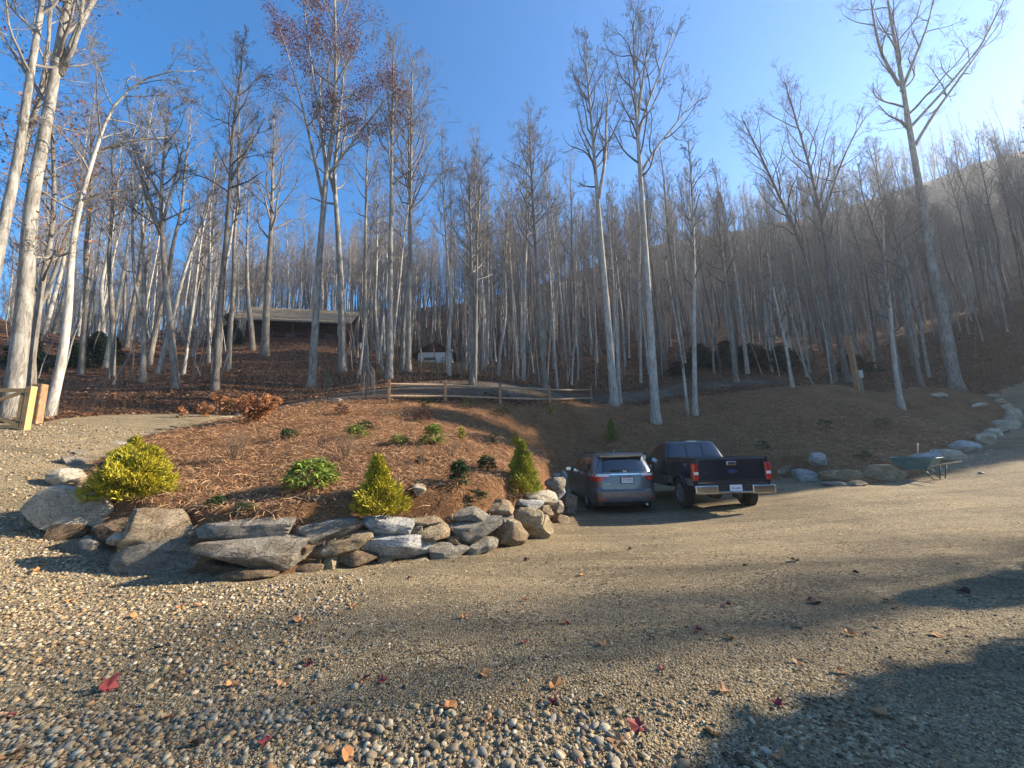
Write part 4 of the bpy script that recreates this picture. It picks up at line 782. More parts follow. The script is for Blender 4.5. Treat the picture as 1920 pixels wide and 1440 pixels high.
for i, (x, y) in enumerate([(x_, .2126 * (x_ - 5) + c_) for x_, c_ in zip((46, 54, 62, 66, 74, 70), (4.4, 4.9, 4.2, 5.1, 4.6, 7.4))]):
    tm, cm, H = PROTO[i % 6]; e = empty('bare_tree', (x, y, gz(x, y) - .1), i * 1.3, 'bare tree beside the drive throwing soft shade over the gravel', 'tree', 'bare trees beside the drive'); e.scale = (1.15, 1.15, 1.05); link('trunk', tm, None, e); link('crown', cm, None, e)

# ------------------------------------------------------------------ fence, gate, posts
M['cedar'] = plain('cedar_wood', (0.26, 0.155, 0.085), 0.8, 0.25, var=.35, scale=9, bump=.3); M['cedar_new'] = plain('new_cedar', (0.46, 0.27, 0.11), 0.7, 0.3, var=.22, scale=7, bump=.2); M['rail'] = plain('weathered_rail', (0.34, 0.24, 0.16), 0.85, 0.2, var=.35, scale=8, bump=.3)
M['green_post'] = plain('green_post_paint', (0.045, 0.10, 0.06), .6, .4); M['grey_box'] = plain('grey_meter_box', (.30, .33, .32), .5, .4, var=.1)
def split_fence():
    pp = [hit(729, 764), hit(835, 762), hit(938, 761), hit(1031, 762), hit(1109, 757)]; D = (17.6, 18.9, 19.9, 22, 26); pp = [P(px, py, d) for (px, py), d in zip(((729, 762), (835, 757), (938, 757), (1031, 759), (1109, 756)), D)]
    for p in pp: p[2] = gz(p[0], p[1])
    root = empty('split_rail_fence', tuple(pp[0]), 0, 'two rail split wood fence with five posts along the top of the bank', 'fence'); o = pp[0]; rg = np.random.default_rng(2)
    for p in pp: MB().box(p - o + (0, 0, .5), (.13, .13, 1.3), rz_m(.3), .93).build('post', M['cedar'], root, bevel=.012)
    for a, b in zip(pp[:-1], pp[1:]):
        for z in (.36, .92):
            m = (a + b) / 2 - o + (0, 0, z + rg.uniform(-.03, .02)); d = unit(b - a) * .12; MB().tube([a - o + (0, 0, z) - d, m, b - o + (0, 0, z) + d], [.045, .06, .045], 6).build('rail', M['rail'], root, True, sharp=30)
split_fence()
def gate():
    a = P(46, 806, 10.8); a[2] = gz(a[0], a[1]); dirv = unit(np.array((-1, -.12, 0))); L = 2.6; h = 1.13
    root = empty('wooden_gate', tuple(a), 0, 'new cedar gate with cross braced frame across the side drive', 'gate')
    z0, z1 = .10, h; e = dirv * L; s0 = dirv * .13
    MB().beam((0, 0, -.3), (0, 0, h + .1), .15, .15, (0, 1, 0)).build('gate_post', M['cedar_new'], root, bevel=.008)
    for z, nm in ((z0, 'bottom_rail'), (z1, 'top_rail')): MB().beam(s0 + (0, 0, z), e + (0, 0, z), .06, .10).build(nm, M['cedar_new'], root, bevel=.006)
    for q in (s0 * 1.35, e): MB().beam(q + (0, -.005, z0 - .05), q + (0, -.005, z1 + .05), .10, .07, (0, 1, 0)).build('stile', M['cedar_new'], root, bevel=.006)
    m = (s0 + e) / 2
    for q, w in (((s0 * 1.3 + (0, 0, z1 - .05)), m + (0, 0, (z0 + z1) / 2)), (s0 * 1.3 + (0, 0, z0 + .05), m + (0, 0, (z0 + z1) / 2)), (e + (0, 0, z1 - .05), m + (0, 0, (z0 + z1) / 2)), (e + (0, 0, z0 + .05), m + (0, 0, (z0 + z1) / 2))): MB().beam(q + np.array((0, -.012, 0)), w + np.array((0, -.012, 0)), .05, .09).build('brace', M['cedar_new'], root, bevel=.005)
    MB().box(dirv * .08 + (0, -.09, z1 - .12), (.12, .03, .06)).build('hinge', M['black_metal'], root); MB().box(dirv * .08 + (0, -.09, z0 + .12), (.12, .03, .06)).build('hinge', M['black_metal'], root)
M['black_metal'] = plain('black_metal', (.02, .02, .02), .5, .5)
gate()
def cedar_post():
    b = P(64, 794, 11.6); b[2] = gz(b[0], b[1]); root = empty('cedar_post', tuple(b), 0, 'stout rough sawn cedar post with notches beside the gate', 'post')
    MB().box((0, 0, .52), (.26, .24, 1.35), rz_m(.25), .95).build('post', M['cedar'], root, bevel=.025)
    for z in (.38, .95): MB().box((-.13, -.08, z), (.10, .10, .09), rz_m(.25)).build('rail_stub', M['cedar_new'], root, bevel=.01)
cedar_post()
b = P(614, 752, 18.2); b[2] = gz(b[0], b[1]); root = empty('metal_post', tuple(b), 0, 'thin green metal post standing at the top of the straw bank', 'post')
MB().box((0, 0, .65), (.05, .03, 1.6)).build('post', M['green_post'], root); MB().box((0, -.03, .65), (.015, .04, 1.6)).build('rib', M['green_post'], root); MB().box((.05, 0, 1.05), (.10, .05, .16)).build('clip', M['green_post'], root)
b = hit(1608, 729); H = 103 / FPX * b[1]; root = empty('utility_post', tuple(b), 0, 'leaning squared timber service post with a grey meter box', 'post'); root.rotation_euler = (0, R(-.6), 0)
MB().box((0, 0, H / 2 - .2), (.30, .28, H + .4), rz_m(.3), .86).build('post', M['cedar'], root, bevel=.02); MB().box((.26, -.08, .95), (.28, .16, .52)).build('meter_box', M['grey_box'], root, bevel=.02); MB().tube([(.27, -.08, -.2), (.27, -.08, .7)], .035, 8).build('conduit', M['grey_box'], root, True)
for z in (H * .42, H * .68): MB().box((0, -.16, z), (.33, .02, .05), rz_m(.3)).build('strap', M['black_metal'], root)

# ------------------------------------------------------------------ wheelbarrow with shovel
M['teal'] = plain('teal_tray_paint', (.05, .15, .16), .5, .4, var=.35, scale=5); M['handle'] = plain('ash_handle', (.33, .25, .16), .7, .3); M['tyre'] = plain('tyre_rubber', (.018, .018, .018), .85, .3, bump=.3, scale=12)
def barrow():
    b = hitf(gravel_z, 1722, 897); root = empty('wheelbarrow', tuple(b), R(-152), 'teal metal wheelbarrow parked beside the edging stones, loaded with a shovel', 'wheelbarrow')
    zb, zt = .30, .66; bt = [(-.22, -.30), (.22, -.30), (.26, .30), (-.26, .30)]; tp = [(-.33, -.55), (.33, -.55), (.40, .55), (-.40, .55)]
    V = [(x, y, zb) for x, y in bt] + [(x, y, zt) for x, y in tp] + [(x * .94, y * .95, zb + .015) for x, y in bt] + [(x * .96, y * .97, zt) for x, y in tp]
    F = [(3, 2, 1, 0)] + [(i, (i + 1) % 4, 4 + (i + 1) % 4, 4 + i) for i in range(4)] + [(8, 9, 10, 11)] + [(8 + (i + 1) % 4, 8 + i, 12 + i, 12 + (i + 1) % 4) for i in range(4)] + [(4 + i, 4 + (i + 1) % 4, 12 + (i + 1) % 4, 12 + i) for i in range(4)]
    MB().add(V, F).build('tray', M['teal'], root)
    mb = MB(); mb.tube([tp_ + (zt + .005,) for tp_ in tp] + [tp[0] + (zt + .005,)], .014, 6); mb.build('rim', M['teal'], root, True)
    for s in (-1, 1):
        MB().tube([(s * .08, -.75, .17), (s * .22, -.1, .27), (s * .30, .95, .55)], [.02, .022, .02], 7).build('handle', M['handle'], root, True)
        MB().tube([(s * .25, .25, .32), (s * .27, .42, 0.0), (s * .22, .55, .02), (s * .27, .62, .44)], .014, 6).build('leg', M['black_metal'], root, True)
    ring = [(0.0, -.75 + .15 * math.cos(a), .19 + .15 * math.sin(a)) for a in np.linspace(0, 2 * math.pi, 17)]; w = MB().tube(ring, .045, 8, False).build('wheel', M['tyre'], root, True); MB().tube([(-.09, -.75, .19), (.09, -.75, .19)], .06, 10).build('hub', M['grey_box'], w)
    sh = empty('shovel', (b[0] + .05, b[1] - .02, b[2] + .5), R(30), 'shovel with a wooden handle sticking out of the wheelbarrow', 'shovel'); MB().tube([(0, 0, 0), (.75, .1, .62)], .017, 7).build('handle', M['handle'], sh, True)
    MB().add([(-.26, -.09, -.10), (-.30, .10, -.10), (-.05, .11, .02), (-.03, -.10, .02), (-.15, 0, -.09)], [(0, 3, 4), (3, 2, 4), (2, 1, 4), (1, 0, 4)]).build('blade', M['grey_box'], sh)
barrow()

# ------------------------------------------------------------------ cabin and shed
M['log'] = plain('dark_log_wall', (.055, .024, .017), .8, .25, var=.3, scale=3); M['rail_red'] = plain('red_brown_rail', (.12, .045, .03), .8, .25, var=.3); M['shingle'] = plain('brown_shingle', (.38, .265, .16), .9, .2, var=.35, scale=2.5, bump=.3); M['fascia'] = plain('roof_edge', (.30, .23, .17), .8, .2); M['dglass'] = plain('dark_window', (.02, .022, .025), .15, .6, var=.1); M['white_wall'] = plain('white_render', (.66, .66, .66), .85, .25, var=.12, scale=2.5); M['trim'] = plain('white_trim', (.6, .58, .54), .7, .3)
def cabin():
    a = P(438, 641, 42); b_ = P(648, 648, 44.5); W = float(np.linalg.norm((b_ - a)[:2])); ang = math.atan2(b_[1] - a[1], b_[0] - a[0]); z = max(gz(a[0], a[1]), gz(b_[0], b_[1])) + .15
    root = empty('log_cabin', (a[0], a[1], z), ang, 'dark log cabin with a long brown roof and covered porch on the knoll', 'cabin'); Hh = 2.35; dp = 2.2; bd = 6.5
    f = MB().box((W / 2, bd / 2 + dp / 2 - 1.1, -.6), (W, bd + dp, 1.2)).build('porch_floor', M['rail_red'], root)
    wl_ = empty_part = None
    wallm = MB().box((W / 2, dp + bd / 2, Hh / 2 + .3), (W - .4, bd, Hh + .6)).build('wall', M['log'], root)
    for i in range(9): MB().tube([(.2, dp - .02, .12 + i * .28), (W - .2, dp - .02, .12 + i * .28)], .135, 8).build('log', M['log'], wallm, True)
    for cx in (2.6, 5.2, 9.6):
        w_ = MB().box((cx, dp - .2, 1.35), (1.15, .1, 1.0)).build('window', M['rail_red'], root); MB().box((cx - .27, dp - .262, 1.35), (.46, .02, .86)).build('pane', M['dglass'], w_); MB().box((cx + .27, dp - .262, 1.35), (.46, .02, .86)).build('pane', M['dglass'], w_)
    d_ = MB().box((7.5, dp - .2, 1.02), (.95, .1, 2.0)).build('door', M['rail_red'], root); MB().box((7.85, dp - .27, 1.0), (.05, .05, .05)).build('handle', M['trim'], d_)
    for cx in (.15, W * .27, W * .5, W * .72, W - .15): MB().box((cx, .12, Hh / 2 - .1), (.15, .15, Hh + .2)).build('porch_post', M['rail_red'], root)
    for zz in (.35, .62, .92): MB().box((W / 2, .12, zz), (W - .3, .06, .10 if zz > .9 else .07)).build('porch_rail', M['rail_red'], root)
    ridge_y, ridge_z, ey, ez = dp + bd * .45, Hh + 3.3, -.55, Hh - .05; x0, x1 = -.55, W + .6; rows = 9
    rf = MB().add([(x0, ey, ez), (x1, ey, ez), (x1, ridge_y, ridge_z), (x0, ridge_y, ridge_z), (x0, dp + bd + .6, ez + .3), (x1, dp + bd + .6, ez + .3), (x0, ey, ez - .12), (x1, ey, ez - .12), (x1, ridge_y, ridge_z - .16), (x0, ridge_y, ridge_z - .16), (x0, dp + bd + .6, ez + .15), (x1, dp + bd + .6, ez + .15)], [(0, 1, 2, 3), (3, 2, 5, 4), (7, 6, 9, 8), (8, 9, 10, 11), (0, 6, 7, 1), (0, 3, 9, 6), (1, 7, 8, 2), (3, 4, 10, 9), (2, 8, 11, 5), (4, 5, 11, 10)]).build('roof', M['shingle'], root)
    sl = np.array((0, ridge_y - ey, ridge_z - ez)); L = np.linalg.norm(sl); n = np.array((0, -sl[2], sl[1])) / L; sx = np.stack([(1, 0, 0), sl / L, n], 1)
    for i in range(rows):
        f0 = (i + .5) / rows; c = np.array(((x0 + x1) / 2, ey, ez)) + sl * f0 + n * .02; c[0] += .02 * (i % 2); tl = np.array(((1, 0, 0), (0, 1, -.04), (0, .04, 1))); MB().box(c, (x1 - x0, L / rows * 1.06, .03), sx @ tl.T).build('shingle_course', M['shingle'], rf)
    MB().box(((x0 + x1) / 2, ey - .03, ez - .05), (x1 - x0, .05, .2)).build('fascia', M['fascia'], rf)
    MB().add([(0.2, dp + .02, Hh - .2), (0.2, dp + bd, Hh - .2), (.2, ridge_y, ridge_z - .2)], [(0, 1, 2)]).build('gable', M['log'], root)
    # towel and bench on the porch
    t = MB().add([(W - 1.0, .02, Hh - .35), (W - .6, .02, Hh - .35), (W - .75, .0, 1.0), (W - .95, .01, .8), (W - 1.0, .06, Hh - .35), (W - .6, .06, Hh - .35), (W - .75, .04, 1.0), (W - .95, .05, .8)], [(0, 3, 2, 1), (4, 5, 6, 7), (0, 4, 7, 3), (1, 2, 6, 5), (0, 1, 5, 4), (3, 7, 6, 2)]).build('hanging_towel', M['trim']); 
    t.location = root.location; t.rotation_euler = root.rotation_euler; prop(t, 'white cloth hanging from the porch at the right end of the cabin', 'cloth')
    return
    ch = empty('porch_bench', tuple(Matrix.Translation(root.location) @ Matrix.Rotation(ang, 4, 'Z') @ Vector((7.0, 1.5, 0))), ang, 'light bench on the cabin porch', 'bench'); MB().box((0, 0, .45), (1.6, .5, .06)).build('seat', M['trim'], ch); MB().box((0, .22, .75), (1.6, .05, .5)).build('backrest', M['trim'], ch)
    for sx_ in (-.7, .7): MB().box((sx_, 0, .21), (.06, .45, .42)).build('leg', M['trim'], ch)
cabin()
def knoll_fence():
    pts = [P(px, 656, d) for px, d in ((282, 40), (318, 40), (354, 40.5), (392, 41), (430, 41.5))]
    for p in pts: p[2] = gz(p[0], p[1])
    root = empty('rail_fence', tuple(pts[0]), 0, 'dark rail fence on the knoll left of the cabin', 'fence'); o = pts[0]
    for p in pts: MB().box(p - o + (0, 0, .5), (.14, .14, 1.2)).build('post', M['rail_red'], root)
    for a, b in zip(pts[:-1], pts[1:]):
        for z in (.45, .95): MB().beam(a - o + (0, 0, z), b - o + (0, 0, z), .06, .10).build('rail', M['rail_red'], root)
knoll_fence()
def shed():
    a = P(784, 684, 52); bb = P(848, 684, 52); W = float(bb[0] - a[0]); z = gz((a[0] + bb[0]) / 2, 52) + .25; root = empty('white_shed', ((a[0] + bb[0]) / 2, 52, z), R(4), 'small white walled building with a dark red gable among the trees', 'shed'); h = 1.75; L = 6.0; rz_ = h + 1.45; ov = .75
    w = MB().box((0, L / 2, h / 2 - .3), (W, L, h + 1.4)).build('wall', M['white_wall'], root)
    MB().add([(-W / 2, -.01, h), (W / 2, -.01, h), (0, -.01, rz_), (-W / 2, .1, h), (W / 2, .1, h), (0, .1, rz_)], [(0, 1, 2), (5, 4, 3), (0, 3, 4, 1), (1, 4, 5, 2), (2, 5, 3, 0)]).build('gable', M['log_red'], root)
    for s in (-1, 1):
        q = s * (W / 2 + ov); zz = h - ov * (rz_ - h) / (W / 2); V = [(0, -.7, rz_ + .03), (q, -.7, zz + .03), (q, L + .4, zz + .03), (0, L + .4, rz_ + .03)]; V += [(x, y, c - .14) for x, y, c in V]; MB().add(V, [(0, 1, 2, 3), (7, 6, 5, 4), (0, 4, 5, 1), (1, 5, 6, 2), (2, 6, 7, 3), (3, 7, 4, 0)]).build('roof_slope', M['shingle_dark'], root)
    wi = MB().box((W * .28, -.03, .75), (.75, .06, .62)).build('window', M['log_red'], root); MB().box((W * .28, -.07, .75), (.58, .02, .46)).build('pane', M['trim'], wi); wi = MB().box((-W * .15, -.03, .85), (1.6, .06, .35)).build('window', M['log_red'], root); MB().box((-W * .15, -.07, .85), (1.45, .02, .24)).build('pane', M['dglass'], wi)
M['log_red'] = plain('dark_red_board', (.085, .028, .024), .8, .25); M['shingle_dark'] = plain('dark_shingle', (.08, .06, .045), .9, .2)
shed()

# ------------------------------------------------------------------ vehicles
def paint(name, col, rough=.28, coat=1.0):
    t = NT(name); d = t.ramp(t.noise(3, 5, .65), [(.4, (.9, .9, .9)), (.75, (1.25, 1.2, 1.12))]); c = t.mix(1.0, col, d, 'MULTIPLY'); m = t.done(c, t.math('ADD', t.math('MULTIPLY', t.noise(9, 4), .18), rough - .08), None, .5, .35); t.b.inputs['Coat Weight'].default_value = coat; t.b.inputs['Coat Roughness'].default_value = .08; return m
M['van_paint'] = paint('charcoal_paint', (.12, .124, .135)); M['navy'] = paint('navy_paint', (.009, .015, .034), .22); M['tan_paint'] = paint('grey_beige_paint', (.20, .19, .17), .4, .5)
M['glass'] = plain('tinted_glass', (.012, .016, .022), .05, .8, var=.1, Coat_Weight=1.0); M['chrome'] = plain('chrome', (.62, .63, .65), .18, .5, 1.0, var=.08); M['alloy'] = plain('alloy', (.42, .42, .43), .35, .5, .8, var=.12); M['plastic'] = plain('black_plastic', (.02, .02, .022), .6, .4, bump=.1)
M['red_lens'] = plain('red_lens', (.42, .012, .012), .12, .7, var=.2, scale=20, Coat_Weight=1.0); M['white_lens'] = plain('clear_lens', (.75, .72, .72), .12, .7, var=.1, scale=20); M['orange_lens'] = plain('orange_red_lens', (.62, .07, .02), .12, .7, var=.15, scale=20); M['plate'] = plain('number_plate', (.72, .72, .74), .5, .4, var=.05); M['ink_red'] = plain('red_ink', (.35, .03, .04), .5); M['ink_blue'] = plain('blue_ink', (.03, .06, .25), .5); M['badge_blue'] = plain('blue_enamel', (.02, .05, .2), .2, .6); M['rust'] = plain('chassis_dirt', (.05, .04, .03), .9, .2, var=.4)
def text_part(txt, size, mat, parent, loc, rot, ext=.003, name='lettering', shear=0.0):
    cu = bpy.data.curves.new('t', 'FONT'); cu.body = txt; cu.size = size; cu.align_x = 'CENTER'; cu.align_y = 'CENTER'; cu.extrude = ext; cu.shear = shear; cu.resolution_u = 2; o = bpy.data.objects.new('t', cu); COL.objects.link(o); bpy.context.view_layer.update()
    me = bpy.data.meshes.new_from_object(o.evaluated_get(bpy.context.evaluated_depsgraph_get())); bpy.data.objects.remove(o); me.materials.clear(); return link(name, me, mat, parent, loc, rot)
class Hull:
    """body made of stacked horizontal outlines; knows its own surface so that panels can lie on it"""
    def __init__(s, zr, zf, zw, n=7.0, n_top=5.0): s.zr, s.zf, s.zw, s.n0, s.n1 = zr, zf, zw, n, n_top; s.z0 = zr[0][0]; s.z1 = zr[-1][0]
    def f(s, tab, z): a = np.array(tab); return np.interp(z, a[:, 0], a[:, 1])
    def par(s, z): r, f, w = s.f(s.zr, z), s.f(s.zf, z), s.f(s.zw, z); return (r + f) / 2, (f - r) / 2, w, s.n0 + (s.n1 - s.n0) * (z - s.z0) / (s.z1 - s.z0)
    def rear(s, x, z): c, l, w, n = s.par(z); return c - l * max(1e-4, 1 - min(1, abs(x) / w) ** n) ** (1 / n)
    def side(s, y, z): c, l, w, n = s.par(z); return w * max(1e-4, 1 - min(1, abs(y - c) / l) ** n) ** (1 / n)
    def mesh(s, zs, na=72):
        t = np.linspace(0, 2 * math.pi, na, endpoint=False); V = []; F = []
        for z in zs:
            c, l, w, n = s.par(z); ct, st = np.cos(t), np.sin(t); V += list(zip(w * np.sign(ct) * np.abs(ct) ** (2 / n), c + l * np.sign(st) * np.abs(st) ** (2 / n), np.full(na, z)))
        for i in range(len(zs) - 1):
            for k in range(na): k2 = (k + 1) % na; F.append((i * na + k, i * na + k2, (i + 1) * na + k2, (i + 1) * na + k))
        F.append(tuple(range(na))[::-1]); F.append(tuple((len(zs) - 1) * na + k for k in range(na))); return MB().add(V, F)
    def rear_panel(s, rows, off=.006, nx=10):
        """rows: (z, x0, x1)"""
        V = []; F = []
        for z, a, b in rows:
            for k in range(nx + 1): x = a + (b - a) * k / nx; V.append((x, s.rear(x, z) - off, z))
        for i in range(len(rows) - 1):
            for k in range(nx): q = i * (nx + 1) + k; F.append((q, q + 1, q + nx + 2, q + nx + 1))
        return MB().add(V, F)
    def side_panel(s, rows, sg, off=.006, ny=10):
        V = []; F = []
        for z, a, b in rows:
            for k in range(ny + 1): y = a + (b - a) * k / ny; V.append((sg * (s.side(y, z) + off), y, z))
        for i in range(len(rows) - 1):
            for k in range(ny): q = i * (ny + 1) + k; F.append((q, q + ny + 1, q + ny + 2, q + 1) if sg > 0 else (q, q + 1, q + ny + 2, q + ny + 1))
        return MB().add(V, F)
def cut_arches(o, axles, r, half):
    cut = MB()
    for y, z in axles: cut.tube([(-half, y, z), (half, y, z)], r, 28)
    c = cut.build('cutter', M['plastic']); md = o.modifiers.new('b', 'BOOLEAN'); md.object = c; md.operation = 'DIFFERENCE'; md.solver = 'EXACT'; bpy.context.view_layer.update()
    me = bpy.data.meshes.new_from_object(o.evaluated_get(bpy.context.evaluated_depsgraph_get())); o.modifiers.clear(); o.data = me; bpy.data.objects.remove(c); me.polygons.foreach_set('use_smooth', np.full(len(me.polygons), True)); me.set_sharp_from_angle(angle=R(32))
def wheel(parent, x, y, r, w, sg, spokes=6):
    def lathe(prof, name, mat, par):
        n = 32; V = []; F = []
        for a in np.linspace(0, 2 * math.pi, n, endpoint=False):
            for d, q in prof: V.append((sg * d, q * math.cos(a), q * math.sin(a)))
        m = len(prof)
        for i in range(n):
            for k in range(m - 1): F.append((i * m + k, i * m + k + 1, ((i + 1) % n) * m + k + 1, ((i + 1) % n) * m + k))
        return MB().add(V, F).build(name, mat, par, True, sharp=40)
    e = lathe([(-w / 2, r * .62), (-w / 2 * .98, r * .9), (-w * .36, r), (w * .36, r), (w / 2 * .98, r * .9), (w / 2, r * .66), (w * .42, r * .62)], 'wheel', M['tyre'], parent); e.location = (x, y, r)
    lathe([(w * .42, r * .66), (w * .44, r * .60), (w * .22, r * .56), (w * .16, 0.001)], 'rim', M['plastic'], e)
    rim = MB(); ring = [(sg * w * .44, r * .61 * math.cos(a), r * .61 * math.sin(a)) for a in np.linspace(0, 2 * math.pi, 33)]; rim.tube(ring, .018, 6, False)
    for k in range(spokes):
        a = k * 2 * math.pi / spokes
        for da in (-.13, .13): rim.beam((sg * w * .40, .05 * math.cos(a + da), .05 * math.sin(a + da)), (sg * w * .43, r * .6 * math.cos(a + da), r * .6 * math.sin(a + da)), .035, .04, (1, 0, 0))
    rim.tube([(sg * w * .3, 0, 0), (sg * w * .47, 0, 0)], r * .15, 12); rim.build('spokes', M['alloy'], e, True, sharp=35)
def car_at(name, rear, rz, axles, label, cat):
    c, s_ = math.cos(rz), math.sin(rz); w = lambda y: gz(rear[0] - s_ * y, rear[1] + c * y); za, zb = w(axles[0]), w(axles[1]); pit = math.atan2(zb - za, axles[1] - axles[0])
    e = empty(name, (rear[0], rear[1], za - math.tan(pit) * axles[0] + .004), rz, label, cat); e.rotation_euler = (pit, 0, rz); return e
def minivan():
    root = car_at('minivan', (3.22, 11.35), R(1.0), (1.05, 4.05), 'charcoal grey minivan parked rear on beside the wall corner', 'minivan')
    H = Hull([(.20, .16), (.26, .06), (.36, .0), (.62, .0), (.68, .05), (.9, .07), (1.12, .10), (1.2, .14), (1.58, .40), (1.64, .40), (1.69, .52), (1.72, .8), (1.735, 1.2)],
             [(.20, 5.0), (.3, 5.12), (.6, 5.15), (.85, 5.05), (.95, 4.9), (1.0, 4.65), (1.04, 4.25), (1.1, 4.0), (1.5, 3.25), (1.62, 2.95), (1.68, 2.7), (1.72, 2.4), (1.735, 1.9)],
             [(.20, .90), (.28, .97), (.5, 1.0), (.95, 1.0), (1.1, .975), (1.3, .92), (1.55, .83), (1.64, .77), (1.69, .70), (1.72, .58), (1.735, .4)], 7, 5)
    zs = [.20, .23, .27, .33, .42, .55, .62, .65, .68, .75, .85, .92, .97, 1.0, 1.02, 1.04, 1.07, 1.1, 1.15, 1.2, 1.3, 1.4, 1.5, 1.58, 1.62, 1.64, 1.665, 1.69, 1.705, 1.72, 1.735]
    body = H.mesh(zs).build('body', M['van_paint'], root, True, sharp=32); cut_arches(body, [(1.05, .33), (4.05, .33)], .385, 1.3)
    for x in (-1, 1):
        for y in (1.05, 4.05): wheel(root, x * .865, y, .335, .225, x, 5)
    MB().box((0, 2.6, .32), (1.6, 4.4, .24)).build('underbody', M['plastic'], root)
    gl = H.rear_panel([(1.17, -.80, .80), (1.22, -.79, .79), (1.35, -.74, .74), (1.5, -.68, .68), (1.57, -.63, .63)]).build('rear_window', M['glass'], root, True); MB().beam((-.42, H.rear(0, 1.2) - .03, 1.205), (.06, H.rear(0, 1.2) - .03, 1.225), .02, .022).build('wiper', M['plastic'], gl); MB().box((.08, H.rear(0, 1.19) - .02, 1.2), (.05, .04, .05)).build('wiper_pivot', M['plastic'], gl)
    sp = MB().add([(-.66, .30, 1.625), (.66, .30, 1.625), (.72, .62, 1.70), (-.72, .62, 1.70), (-.66, .30, 1.595), (.66, .30, 1.595), (.72, .5, 1.60), (-.72, .5, 1.60)], [(0, 1, 2, 3), (7, 6, 5, 4), (0, 4, 5, 1), (0, 3, 7, 4), (1, 5, 6, 2)]).build('spoiler', M['van_paint'], root); MB().box((.0, .294, 1.612), (.30, .012, .022)).build('brake_lamp', M['red_lens'], sp)
    for sg in (-1, 1):
        f = lambda a, b: (min(sg * a, sg * b), max(sg * a, sg * b))
        rows = lambda L: [(z, *f(a, b)) for z, a, b in L]
        lm = H.rear_panel(rows([(.90, .975, .70), (.95, .985, .60), (1.0, .99, .55), (1.04, .992, .50)]), .012).build('taillight', M['red_lens'], root, True); H.rear_panel(rows([(1.04, .992, .50), (1.075, .99, .44), (1.11, .985, .42)]), .012).build('clear_strip', M['white_lens'], lm, True); H.rear_panel(rows([(.925, .80, .72), (.98, .80, .64)]), .016).build('turn_lens', M['orange_lens'], lm, True)
        H.side_panel([(.92, .12, .22), (1.0, .12, .30), (1.10, .13, .34)], sg, .01, 5).build('taillight_side', M['red_lens'], lm, True)
        H.side_panel([(1.16, .62, 1.62), (1.3, .66, 1.62), (1.45, .76, 1.62), (1.54, .92, 1.62)], sg).build('side_window', M['glass'], root, True); H.side_panel([(1.13, 1.72, 2.65), (1.3, 1.72, 2.62), (1.54, 1.72, 2.60)], sg).build('side_window', M['glass'], root, True); H.side_panel([(1.12, 2.75, 3.85), (1.3, 2.73, 3.5), (1.5, 2.72, 3.12)], sg).build('side_window', M['glass'], root, True)
        for y in (1.68, 2.70): H.side_panel([(.34, y - .006, y + .006), (.7, y - .006, y + .006), (1.1, y - .006, y + .006)], sg, .004, 1).build('door_seam', M['plastic'], root)
        H.side_panel([(1.005, .5, 2.2), (1.02, .5, 2.2)], sg, .008, 8).build('door_track', M['plastic'], root)
        for y in (1.95, 3.0): MB().box((sg * (H.side(y, .98) + .02), y, .95), (.04, .17, .035)).build('door_handle', M['van_paint'], root, bevel=.008)
        mi = MB().box((sg * 1.10, 3.62, 1.13), (.22, .10, .15), None, .85).build('mirror', M['van_paint'], root, bevel=.02); MB().box((sg * 1.10, 3.565, 1.13), (.17, .012, .11)).build('mirror_glass', M['chrome'], mi); MB().box((sg * .98, 3.64, 1.08), (.10, .06, .05)).build('mirror_arm', M['plastic'], mi)
        H.rear_panel([(.66, *f(.74, .752)), (.78, *f(.80, .812)), (.9, *f(.83, .842))], .007, 1).build('tailgate_seam', M['plastic'], root)
        H.rear_panel([(.385, *f(.62, .86)), (.42, *f(.62, .87))], .01, 4).build('reflector', M['red_lens'], root)
    H.rear_panel([(.652, -.75, .75), (.664, -.75, .75)], .007).build('tailgate_seam', M['plastic'], root); H.rear_panel([(1.075, -.43, .43), (1.09, -.44, .44), (1.115, -.44, .44)], .03).build('chrome_bar', M['chrome'], root, True)
    H.rear_panel([(.77, -.34, .34), (.81, -.40, .40), (1.05, -.50, .50)], .004).build('plate_recess', M['van_paint'], root, True)
    y = H.rear(0, .92) - .03; pl = MB().box((.03, y, .93), (.33, .02, .17)).build('number_plate', M['plate'], root, bevel=.005); MB().box((.03, y + .008, .93), (.37, .02, .20)).build('plate_frame', M['plastic'], pl); text_part('IC5M7', .10, M['ink_red'], pl, (.03, y - .012, .925), (R(90), 0, 0)); MB().box((.03, y - .0115, .998), (.28, .004, .02)).build('plate_band', M['ink_red'], pl)
    y = H.rear(0, 1.15) - .012; em = MB(); em.tube([(-.055, y, 1.13), (.055, y, 1.13), (.065, y, 1.20), (-.065, y, 1.20), (-.055, y, 1.13)], .006, 5); em.beam((-.03, y, 1.135), (-.04, y, 1.195), .014, .012, (0, 1, 0)); em.beam((.03, y, 1.135), (.04, y, 1.195), .014, .012, (0, 1, 0)); em.beam((-.035, y, 1.163), (.035, y, 1.163), .012, .012, (0, 1, 0)); em.build('emblem', M['chrome'], root)
    text_part('ODYSSEY', .058, M['chrome'], root, (-.56, H.rear(-.56, .83) - .008, .83), (R(90), 0, R(-2)), .003, 'model_lettering')
    H.rear_panel([(.21, -.9, .9), (.26, -.93, .93), (.33, -.95, .95)], .008, 14).build('bumper_trim', M['plastic'], root, True); MB().tube([(.55, .0, .24), (.55, .4, .24)], .035, 10).build('exhaust', M['chrome'], root, True)
    for x in (-.62, .62): MB().box((x, 2.0, 1.72), (.035, 1.7, .03)).build('roof_rail', M['plastic'], root, bevel=.008)
